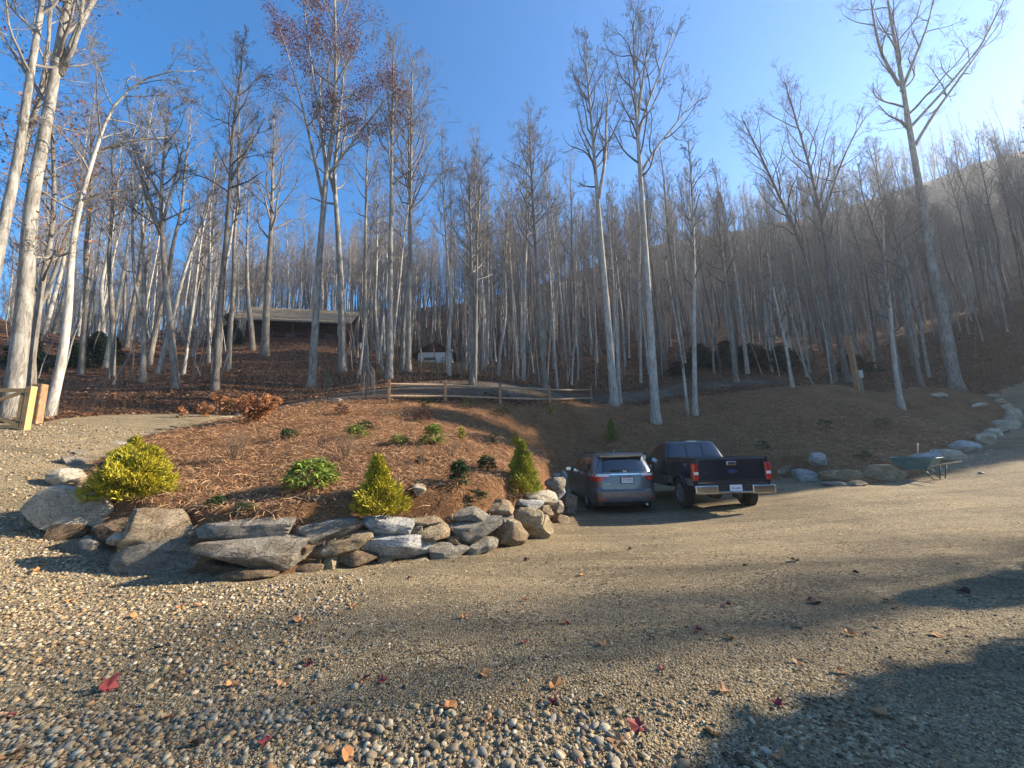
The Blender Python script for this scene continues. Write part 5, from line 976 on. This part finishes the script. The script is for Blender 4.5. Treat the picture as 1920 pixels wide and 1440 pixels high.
    MB().box((-.0, 1.15, 1.755), (.07, .16, .05), None, .5).build('antenna_fin', M['van_paint'], root, bevel=.01)
minivan()
def pickup():
    root = car_at('pickup_truck', (5.66, 10.15), R(-2.0), (1.15, 4.7), 'dark navy extended cab pickup with grey lower panels and chrome bumper', 'pickup')
    H = Hull([(.50, 2.13), (.6, 2.13), (1.28, 2.13), (1.34, 2.16), (1.40, 2.20), (1.80, 2.42), (1.86, 2.5), (1.895, 2.7), (1.91, 3.0)],
             [(.50, 5.6), (.6, 5.72), (1.0, 5.74), (1.12, 5.70), (1.18, 5.55), (1.22, 5.0), (1.28, 4.42), (1.34, 4.25), (1.75, 3.55), (1.84, 3.35), (1.89, 3.15), (1.91, 3.02)],
             [(.50, .93), (.58, .97), (.9, .99), (1.2, .985), (1.32, .955), (1.6, .86), (1.80, .77), (1.86, .72), (1.89, .62), (1.91, .45)], 12, 7)
    zs = [.50, .54, .6, .8, 1.0, 1.08, 1.12, 1.15, 1.18, 1.2, 1.22, 1.25, 1.28, 1.31, 1.34, 1.4, 1.5, 1.6, 1.7, 1.8, 1.83, 1.86, 1.878, 1.895, 1.91]
    cab = H.mesh(zs).build('cab', M['navy'], root, True, sharp=32); cut_arches(cab, [(4.7, .42)], .47, 1.3)
    # bed
    for sg in (-1, 1):
        sd = MB().add([(sg * x, y, z) for y in (.14, 2.10) for x, z in ((.90, .66), (.975, .70), (.99, .95), (.985, 1.25), (.96, 1.36), (.89, 1.365), (.87, 1.30), (.87, .66))], [tuple(range(8)), tuple(range(15, 7, -1))] + [(k, 8 + k, 8 + (k + 1) % 8, (k + 1) % 8) for k in range(8)]).build('bed_side', M['navy'], root, True, sharp=30)
        bmx = bmesh.new(); bmx.from_mesh(sd.data); bmesh.ops.recalc_face_normals(bmx, faces=bmx.faces); bmx.to_mesh(sd.data); bmx.free(); cut_arches(sd, [(1.15, .42)], .49, 1.3)
        arch = [(sg * .995, 1.15 + .50 * math.cos(a), .42 + .50 * math.sin(a)) for a in np.linspace(.45, math.pi - .45, 15)]; MB().tube(arch, .025, 6).build('arch_trim', M['navy'], root, True)
        MB().box((sg * .925, 1.1, 1.38), (.10, 1.98, .025)).build('bed_rail_cap', M['plastic'], root, bevel=.008)
        MB().add([(sg * .984, .16, .66), (sg * .984, .60, .66), (sg * 1.0, .16, .84), (sg * 1.0, .68, .84)], [(0, 1, 3, 2)]).build('lower_panel', M['tan_paint'], root); 
        H.side_panel([(.53, 2.16, 4.2), (.6, 2.16, 4.2), (.84, 2.16, 4.2)], sg, .008, 12).build('lower_panel', M['tan_paint'], root, True); MB().add([(sg * 1.0, 1.66, .66), (sg * 1.0, 2.09, .60), (sg * 1.002, 1.62, .84), (sg * 1.002, 2.09, .84)], [(0, 1, 3, 2)]).build('lower_panel', M['tan_paint'], root)
        H.side_panel([(1.33, 2.34, 2.88), (1.5, 2.42, 2.88), (1.76, 2.58, 2.88)], sg, .006, 6).build('side_window', M['glass'], root, True); H.side_panel([(1.33, 2.97, 4.0), (1.5, 2.97, 3.82), (1.76, 2.97, 3.4)], sg, .006, 8).build('side_window', M['glass'], root, True)
        for y in (2.93, 4.12): H.side_panel([(.62, y - .006, y + .006), (1.0, y - .006, y + .006), (1.3, y - .006, y + .006)], sg, .004, 1).build('door_seam', M['plastic'], root)
        MB().box((sg * (H.side(3.05, 1.12) + .02), 3.10, 1.15), (.04, .18, .05)).build('door_handle', M['navy'], root, bevel=.008)
        mi = MB().box((sg * 1.15, 3.95, 1.38), (.26, .12, .20), None, .9).build('mirror', M['plastic'], root, bevel=.025); MB().box((sg * 1.15, 3.885, 1.38), (.19, .014, .15)).build('mirror_glass', M['chrome'], mi); MB().box((sg * .99, 3.97, 1.33), (.14, .06, .05)).build('mirror_arm', M['plastic'], mi)
        tl = MB().box((sg * .925, .125, 1.02), (.125, .07, .44)).build('taillight', M['red_lens'], root, bevel=.015); MB().box((sg * .925, .084, .985), (.11, .012, .07)).build('clear_lens', M['white_lens'], tl); MB().box((sg * .982, .17, 1.02), (.024, .12, .43)).build('taillight_side', M['orange_lens'], tl, bevel=.006)
        for y in (1.15, 4.7): wheel(root, sg * .86, y, .40, .27, sg, 7)
        MB().box((sg * .72, .10, .575), (.58, .18, .22)).build('bumper_half', M['chrome'], root, bevel=.03)
    MB().box((0, 1.1, .70), (1.75, 1.95, .06)).build('bed_floor', M['plastic'], root); MB().box((0, 2.08, 1.0), (1.76, .06, .72)).build('bed_front', M['navy'], root)
    tg = MB().box((0, .165, 1.06), (1.72, .07, .62)).build('tailgate', M['navy'], root, bevel=.014); MB().box((0, .128, .80), (1.60, .012, .012)).build('crease', M['plastic'], tg); MB().box((0, .118, 1.335), (1.66, .05, .04)).build('top_lip', M['navy'], tg, bevel=.01)
    hb = MB().box((.02, .122, 1.23), (.24, .03, .10)).build('handle_bezel', M['chrome'], tg, bevel=.012); MB().box((.02, .104, 1.225), (.16, .012, .05)).build('latch', M['plastic'], hb)
    el = lambda rx, rz_, y, n=28: [(.03 + rx * math.cos(a), y, 1.03 + rz_ * math.sin(a)) for a in np.linspace(0, 2 * math.pi, n, endpoint=False)]
    def oval(rx, rz_, y0, y1, nm, mat, par): a, b = el(rx, rz_, y0), el(rx, rz_, y1); n = len(a); return MB().add(a + b, [tuple(range(n)), tuple(range(2 * n - 1, n - 1, -1))] + [(k, n + k, n + (k + 1) % n, (k + 1) % n) for k in range(n)]).build(nm, mat, par)
    ov = oval(.125, .052, .116, .13, 'oval_emblem', M['chrome'], tg); oval(.112, .043, .113, .12, 'oval_field', M['badge_blue'], ov); text_part('Ford', .085, M['chrome'], ov, (.03, .111, 1.032), (R(90), 0, 0), .002, 'emblem_lettering', .35)
    text_part('F-150', .055, M['chrome'], tg, (-.66, .126, .985), (R(90), 0, 0), .003, 'model_lettering', .1)
    text_part('4x4', .13, M['alloy'], root, (-.998, .62, 1.20), (R(90), 0, R(-90)), .002, 'side_lettering', .2); MB().box((-(H.side(3.6, 1.1) + .006), 3.62, 1.08), (.008, .13, .10)).build('door_decal', M['plate'], root); MB().box((-(H.side(3.6, 1.0) + .006), 3.62, .97), (.008, .10, .06)).build('door_decal', M['plate'], root)
    MB().box((0, .13, .50), (.95, .16, .05)).build('bumper_step', M['chrome'], root, bevel=.012); MB().box((0, .13, .60), (.92, .12, .17)).build('bumper_centre', M['plastic'], root)
    pl = MB().box((.03, .05, .61), (.31, .015, .155)).build('number_plate', M['plate'], root, bevel=.004); text_part('RF-6605', .068, M['ink_blue'], pl, (.03, .041, .60), (R(90), 0, 0)); MB().box((0, -.02, .42), (.09, .30, .09)).build('hitch_receiver', M['rust'], root)
    rw = H.rear_panel([(1.40, -.80, .80), (1.5, -.77, .77), (1.65, -.71, .71), (1.77, -.66, .66)], .006, 12).build('rear_window', M['glass'], root, True)
    for x in (-.25, .25): MB().beam((x, H.rear(x, 1.41) - .012, 1.41), (x, H.rear(x, 1.76) - .012, 1.76), .025, .02, (0, 1, 0)).build('window_divider', M['plastic'], rw)
    MB().box((.02, 2.50, 1.87), (.34, .05, .035)).build('cargo_lamp', M['white_lens'], root, bevel=.008)
    MB().box((0, 1.15, .40), (1.6, .10, .10)).build('rear_axle', M['rust'], root); MB().tube([(-.04, 1.0, .40), (-.04, 1.3, .40)], .17, 12).build('differential', M['rust'], root, True); MB().tube([(.98, .55, .46), (.6, .9, .46), (.5, 2.5, .46)], .04, 8).build('exhaust', M['rust'], root, True)
    for x in (-.45, .45): MB().box((x, 2.8, .52), (.10, 5.2, .14)).build('chassis_rail', M['rust'], root)
pickup()

# ------------------------------------------------------------------ pebbles, straw, leaves
M['pebble_one'] = None
def pebbles():
    t = NT('river_pebble'); c = t.ramp(t.rand(), [(0, (.06, .05, .035)), (.2, (.18, .145, .095)), (.45, (.27, .20, .115)), (.65, (.18, .165, .14)), (.85, (.33, .265, .175)), (1, (.42, .36, .27))]); c = t.mix(.6, c, t.ramp(t.noise(40, 4), [(.3, (.7, .7, .7)), (.7, (1.15, 1.13, 1.1))]), 'MULTIPLY'); one = t.done(c, .75, t.bump(t.noise(90, 4), .25, .004), .3)
    many = mat_attr('river_pebble_mass', .78, .3, 0, .15); PAL = np.array([(.11, .09, .07), (.24, .20, .145), (.36, .27, .17), (.28, .26, .225), (.44, .37, .27), (.20, .19, .175), (.52, .47, .38), (.32, .21, .12), (.40, .31, .19)])
    rg = np.random.default_rng(31)
    def field(n, xf, yf): return xf(rg, n), yf(rg, n)
    xs, ys = [], []
    def add(n, x0, x1, y0, y1): xs.append(rg.uniform(x0, x1, n)); ys.append(rg.uniform(y0, y1, n))
    add(9000, -3.6, 1.6, 1.55, 2.9); add(15000, -9, -2.0, 2.0, 6.8); add(3000, -2.2, -.8, 2.6, 5.0); add(6000, -16, -6, 5.5, 12)
    x = np.concatenate(xs); y = np.concatenate(ys); nz = wob(x, y, 2.2, 21) * 1.6 + wob(x, y, 7, 22) * .9 + rg.normal(0, .75, len(x))
    coarse = np.where(y < 2.9, (y < 2.55 + nz * .55 - np.clip(x - .3, 0, 3) * .55) | (x < -1.9 + nz * .6), x < -2.45 + nz * .8 - np.clip(y - 4.6, 0, 9) * .12)
    vis = (np.abs(x) < 1.42 * y + .5); ok = coarse & vis & inside(GPOLY, x, y) & (dist_line(EDGE, x, y) > .08); x, y = x[ok], y[ok]; n = len(x)
    L = rg.uniform(.016, .040, n) * (1 + .5 * (rg.uniform(0, 1, n) < .18)); L *= np.where(y > 6.5, 1.25, 1.0); S = np.stack([L, L * rg.uniform(.55, .9, n), L * rg.uniform(.3, .55, n)], 1) * .62
    z = ground_z(x, y) + S[:, 2] * rg.uniform(.1, .8, n); Mx = rotmats(rg, n, .45) * S[:, None, :]; T = np.stack([x, y, z], 1); col = PAL[rg.integers(0, len(PAL), n)] * rg.uniform(.6, 1.12, (n, 1)) * (.88, .82, .70)
    size = L / np.hypot(x, y); order = np.argsort(-size); big = order[:300]; rest = order[300:]; near = rest[np.hypot(x[rest], y[rest]) < 2.8]; far = rest[np.hypot(x[rest], y[rest]) >= 2.8]
    def temp(tv, seed): g = np.random.default_rng(seed); d = np.array([mnoise.noise(Vector(p * 1.3) + Vector((seed, 0, 0))) for p in tv]); return tv * (1 + .28 * d)[:, None]
    drive = bpy.data.objects['gravel_driveway']; ms = []
    for k in range(6): m = np_mesh('pebble', temp(ICO2[0], k), ICO2[1]); m.materials.append(one); ms.append(m)
    for i in big: o = link('pebble', ms[i % 6], None, drive); o.matrix_local = Matrix.Translation(T[i]) @ Matrix(Mx[i].tolist()).to_4x4()
    V1, F1, C1 = scatter(temp(ICO2[0], 11), ICO2[1], Mx[near], T[near], col[near]); V2, F2, C2 = scatter(temp(ICO1[0], 12) * 1.05, ICO1[1], Mx[far], T[far], col[far])
    o = link('pebbles', np_mesh('pebbles', np.vstack([V1, V2]), np.vstack([F1, F2 + len(V1)]), True, np.vstack([C1, C2])), many, drive); o['kind'] = 'stuff'
    # finer gravel grains
    n = 15000; r = 1.7 + 5.8 * rg.uniform(0, 1, n) ** 1.25; a = np.radians(rg.uniform(-50, 54, n)); x, y = r * np.sin(a), r * np.cos(a); ok = inside(GPOLY, x, y) & (dist_line(EDGE, x, y) > .05); x, y, r = x[ok], y[ok], r[ok]; n = len(x)
    L = rg.uniform(.008, .016, n) * (1 + .7 * (rg.uniform(0, 1, n) < .08)); S = np.stack([L, L * rg.uniform(.6, .95, n), L * rg.uniform(.4, .7, n)], 1) * .7; T = np.stack([x, y, ground_z(x, y) + S[:, 2] * .35], 1); col = PAL[rg.integers(0, len(PAL), n)] * rg.uniform(.6, 1.15, (n, 1)) * (.9, .8, .64)
    V, F, C = scatter(temp(ICO1[0], 14), ICO1[1], rotmats(rg, n, .7) * S[:, None, :], T, col); o = link('gravel_grains', np_mesh('gravel_grains', V, F, True, C), many, drive); o['kind'] = 'stuff'
pebbles()
def straw():
    rg = np.random.default_rng(41); n = 170000; r = 5.2 + 25 * rg.uniform(0, 1, n) ** 1.7; a = np.radians(rg.uniform(-52, 53, n)); x, y = r * np.sin(a), r * np.cos(a)
    ok = (~inside(GPOLY, x, y)) & (y < np.interp(x, BACK_X, BACK_Y)) & (x > -12.5) & (dist_line(EDGE, x, y) > .32); x, y, r = x[ok], y[ok], r[ok]; n = len(x)
    cl = wob(x, y, 5, 33) ; z = ground_z(x, y); th = rg.uniform(0, 6.28, n) + cl * 3; L = rg.uniform(.10, .24, n) * (1 + r / 60); el = rg.normal(.12, .22, n); d = np.stack([np.cos(th) * np.cos(el), np.sin(th) * np.cos(el), np.sin(el)], 1); sd = np.stack([-np.sin(th), np.cos(th), rg.normal(0, .4, n)], 1); w = (.0015 + .00022 * r)[:, None]
    p0 = np.stack([x, y, z + rg.uniform(.0, .05, n) * (1 + cl)], 1); p1 = p0 + d * (L * .5)[:, None] + np.stack([np.zeros(n), np.zeros(n), rg.uniform(.0, .025, n)], 1); p2 = p0 + d * L[:, None] - np.stack([np.zeros(n), np.zeros(n), rg.uniform(0, .06, n)], 1)
    V = np.stack([p0 - sd * w, p0 + sd * w, p1 - sd * w, p1 + sd * w, p2 - sd * w * .6, p2 + sd * w * .6], 1).reshape(-1, 3); b = (np.arange(n) * 6)[:, None]; F = np.concatenate([b + np.array([[0, 1, 3, 2]]), b + np.array([[2, 3, 5, 4]])])
    c = np.array([(.48, .28, .145), (.38, .20, .095), (.58, .37, .20), (.22, .11, .055), (.42, .23, .115)])[rg.integers(0, 5, n)] * rg.uniform(.75, 1.2, (n, 1)); o = link('pine_straw', np_mesh('pine_straw', V, F, False, np.repeat(c, 6, axis=0)), mat_attr('pine_straw_needles', .75, .3, .1)); prop(o, 'reddish brown pine straw mulch strewn over the bank', 'straw', None, 'stuff')
straw()
def litter():
    rg = np.random.default_rng(42); n = 60000; r = 15 + 45 * rg.uniform(0, 1, n) ** 1.5; a = np.radians(rg.uniform(-54, 52, n)); x, y = r * np.sin(a), r * np.cos(a); ok = (~inside(GPOLY, x, y)) & ((y > np.interp(x, BACK_X, BACK_Y) - .5) | (x < -12.5)) & (dist_line(PATH, x, y) > .7 + rg.uniform(0, 1, n)); x, y, r = x[ok], y[ok], r[ok]; n = len(x)
    T = np.stack([x, y, ground_z(x, y) + .03], 1); c = np.array([(.20, .10, .05), (.13, .06, .03), (.30, .17, .09), (.34, .15, .06), (.09, .045, .028)])[rg.integers(0, 5, n)] * rg.uniform(.7, 1.25, (n, 1)); V, F, C = scatter(LEAF_V * (1, 1.1, 1.5), LEAF_F, rotmats(rg, n, .7) * (rg.uniform(.08, .16, n) * (1 + r / 90))[:, None, None], T, c)
    o = link('leaf_litter', np_mesh('leaf_litter', V, F, False, C), M['leafcol']); prop(o, 'brown fallen leaves covering the forest floor', 'leaves', None, 'stuff')
    # weeds: dry stalks on the wooded slope
    n = 9000; r = 16 + 26 * rg.uniform(0, 1, n) ** 1.3; a = np.radians(rg.uniform(-54, 30, n)); x, y = r * np.sin(a), r * np.cos(a); ok = (~inside(GPOLY, x, y)) & ((y > np.interp(x, BACK_X, BACK_Y) + .6) | (x < -13)) & (dist_line(PATH, x, y) > 1.3); x, y = x[ok], y[ok]; n = len(x); h = rg.uniform(.25, .9, n); dx = rg.normal(0, .2, (n, 2)); p0 = np.stack([x, y, ground_z(x, y) - .05], 1); p1 = p0 + np.stack([dx[:, 0], dx[:, 1], h], 1); w = np.stack([rg.uniform(.006, .012, n), np.zeros(n), np.zeros(n)], 1)
    V = np.stack([p0 - w, p0 + w, p1 + w * .3, p1 - w * .3], 1).reshape(-1, 3); F = (np.arange(n) * 4)[:, None] + np.arange(4)[None]; c = np.array([(.22, .15, .09), (.16, .09, .05), (.28, .2, .12)])[rg.integers(0, 3, n)]; o = link('dry_stalks', np_mesh('dry_stalks', V, F, False, np.repeat(c, 4, axis=0)), M['leafcol']); prop(o, 'dry weed stalks standing among the fallen leaves on the slope', 'weeds', None, 'stuff')
litter()
def lobed(seed, lobes, deep):
    rg = np.random.default_rng(seed); n = lobes * 4; V = [(0, 0, .01)]; a = np.linspace(-math.pi * .92, math.pi * .92, n)
    for i, t in enumerate(a): r = (1 - deep * (i % 4 in (1, 2)) * rg.uniform(.6, 1)) * (.55 + .45 * math.cos(t * .5)) ; V.append((r * math.cos(t) * .6 + .1, r * math.sin(t) * .5, .10 * math.sin(3 * t + seed) * r + .14 * r * abs(math.sin(t)) + .02))
    V = np.array(V); F = [(0, i, i + 1) for i in range(1, n)]; b = len(V); V = np.vstack([V, [(-.1, .012, .02), (-.1, -.012, .02), (-.62, -.008, .06), (-.62, .008, .06)]]); F.append((b, b + 1, b + 2, b + 3)); return V, F
def gravel_leaves():
    kinds = []
    for nm, col, lab, gr in (('oak', (.30, .15, .065), 'curled tan brown oak leaf lying on the gravel', 'tan oak leaves on the gravel'), ('red', (.20, .035, .035), 'dark red maple leaf lying on the gravel', 'dark red maple leaves on the gravel'), ('orange', (.42, .19, .07), 'orange brown leaf lying on the gravel', 'orange leaves on the gravel'), ('dark', (.09, .045, .03), 'dark brown crumpled leaf lying on the gravel', 'dark crumpled leaves on the gravel')):
        mt = plain('fallen_leaf_' + nm, col, .7, .3, var=.35, scale=.9); ms = []
        for s in range(3):
            V, F = lobed(len(kinds) * 3 + s, 5 if nm != 'orange' else 3, .45 if nm in ('oak', 'red') else .2); me = bpy.data.meshes.new('fallen_leaf'); me.from_pydata([tuple(v) for v in V], [], F); me.materials.append(mt); ms.append(me)
        kinds.append((ms, lab, gr))
    pix = [(200, 1295, 1, 1.5), (228, 1372, 2, 1), (318, 1345, 2, 1), (300, 1215, 3, 1), (340, 1140, 2, 1), (375, 1137, 2, 1), (660, 1140, 2, 1.2), (575, 1240, 3, .9), (430, 1222, 0, .9), (432, 1247, 2, 1), (580, 1250, 1, 1), (345, 1268, 0, 1), (680, 1278, 1, 1), (720, 1280, 1, .9), (435, 1285, 2, .9), (530, 1283, 0, 1.1), (905, 1265, 2, 1), (840, 1330, 2, 1.1), (915, 1355, 0, 1.2), (505, 1390, 1, 1.2), (360, 1398, 3, 1.2), (655, 1425, 2, 1), (15, 1425, 0, 1.5), (25, 1345, 1, 1), (870, 1160, 2, .9), (985, 1128, 1, .9), (1090, 1080, 2, 1), (1025, 1058, 1, .9), (1040, 1292, 2, 1.3), (1040, 1318, 1, 1.2), (1200, 1368, 1, 1.3), (1165, 1394, 0, 1.2), (1335, 1380, 2, 1.2), (1460, 1422, 0, 1.3), (1355, 1300, 0, 1.2), (1375, 1200, 0, 1.2), (1495, 1242, 0, 1.1), (1305, 1182, 1, 1), (1360, 1135, 1, 1.1), (1465, 1322, 1, 1), (1130, 1212, 0, 1.1), (1060, 1168, 1, 1), (985, 1205, 1, .9), (1285, 1102, 1, .8), (1520, 1130, 3, 1.4), (1600, 1075, 3, 1.2), (1665, 1128, 1, 1.2), (1680, 1140, 2, 1), (1490, 1052, 3, 1.3), (1240, 1258, 1, .8), (1570, 1260, 0, 1.2), (1660, 1345, 0, 1.3), (1500, 1175, 3, 1), (770, 1085, 3, .9), (700, 1080, 2, .9), (990, 1050, 3, 1), (1180, 1030, 3, 1), (250, 1160, 2, 1), (60, 1075, 2, 1.4), (130, 1130, 2, 1.2), (90, 1245, 3, 1), (560, 1165, 2, .9), (1400, 1060, 3, 1.1), (1590, 1190, 2, 1.1), (1800, 1110, 3, 1.3), (1750, 1190, 2, 1.2)]
    rg = np.random.default_rng(6)
    for px, py, k, s in pix:
        ms, lab, gr = kinds[k]; b = hitf(ground_z, px, py, 1.2); o = link('fallen_leaf', ms[rg.integers(0, 3)]); o.location = (b[0], b[1], b[2] + .012); o.rotation_euler = (rg.normal(0, .25), rg.normal(0, .25), rg.uniform(0, 6.28)); sc = .085 * s * rg.uniform(.85, 1.2); o.scale = (sc, sc, sc * rg.uniform(.8, 1.8)); prop(o, lab, 'leaf', gr)
    b = hitf(ground_z, 592, 1222, 1.2); d = np.array((.11, .05, .0)); st = MB().tube([-d, d * .1 + (0, 0, .006), d], [.006, .007, .004], 6).build('stick', M['handle'], None, True); st.location = (b[0], b[1], b[2] + .015); prop(st, 'short pale broken stick lying on the gravel', 'stick')
gravel_leaves()
def debris():
    rg = np.random.default_rng(77); n = 2600; r = 1.8 + 12 * rg.uniform(0, 1, n) ** 1.3; a = np.radians(rg.uniform(-50, 55, n)); x, y = r * np.sin(a), r * np.cos(a); ok = inside(GPOLY, x, y) & ((wob(x, y, 1.1, 55) + rg.normal(0, .25, n)) > .0); x, y = x[ok], y[ok]; n = len(x)
    c = np.array([(.10, .055, .03), (.06, .035, .022), (.2, .12, .06), (.14, .035, .03), (.3, .24, .16)])[rg.integers(0, 5, n)]; V, F, C = scatter(LEAF_V, LEAF_F, rotmats(rg, n, .6) * rg.uniform(.012, .045, n)[:, None, None], np.stack([x, y, ground_z(x, y) + .012], 1), c)
    o = link('leaf_crumbs', np_mesh('leaf_crumbs', V, F, False, C), M['leafcol'], bpy.data.objects['gravel_driveway']); o['kind'] = 'stuff'
debris()

# ------------------------------------------------------------------ haze: thin valley air, its glow sunward also imitating veiling lens glare
def haze():
    zmin = min(v[2] for n in ('gravel_driveway', 'forest_floor') for v in bpy.data.objects[n].bound_box) - 1.5
    zmax = max(v[2] for v in bpy.data.objects['forest_floor'].bound_box) + 28
    m = bpy.data.materials.new('valley_haze'); m.use_nodes = True; n = m.node_tree.nodes; n.clear(); out = n.new('ShaderNodeOutputMaterial'); pv = n.new('ShaderNodeVolumePrincipled'); pv.inputs['Color'].default_value = (.86, .91, 1.0, 1); pv.inputs['Density'].default_value = HAZE; pv.inputs['Anisotropy'].default_value = .45; m.node_tree.links.new(pv.outputs[0], out.inputs['Volume'])
    o = MB().box((0, 0, (zmin + zmax) / 2), (640, 640, zmax - zmin)).build('haze', m); prop(o, 'thin pale haze filling the wooded valley, also imitating lens glare near the sun', 'haze', None, 'stuff')
HAZE = 0.0008
scene.cycles.volume_step_rate = 4; scene.cycles.volume_bounces = 0
haze()
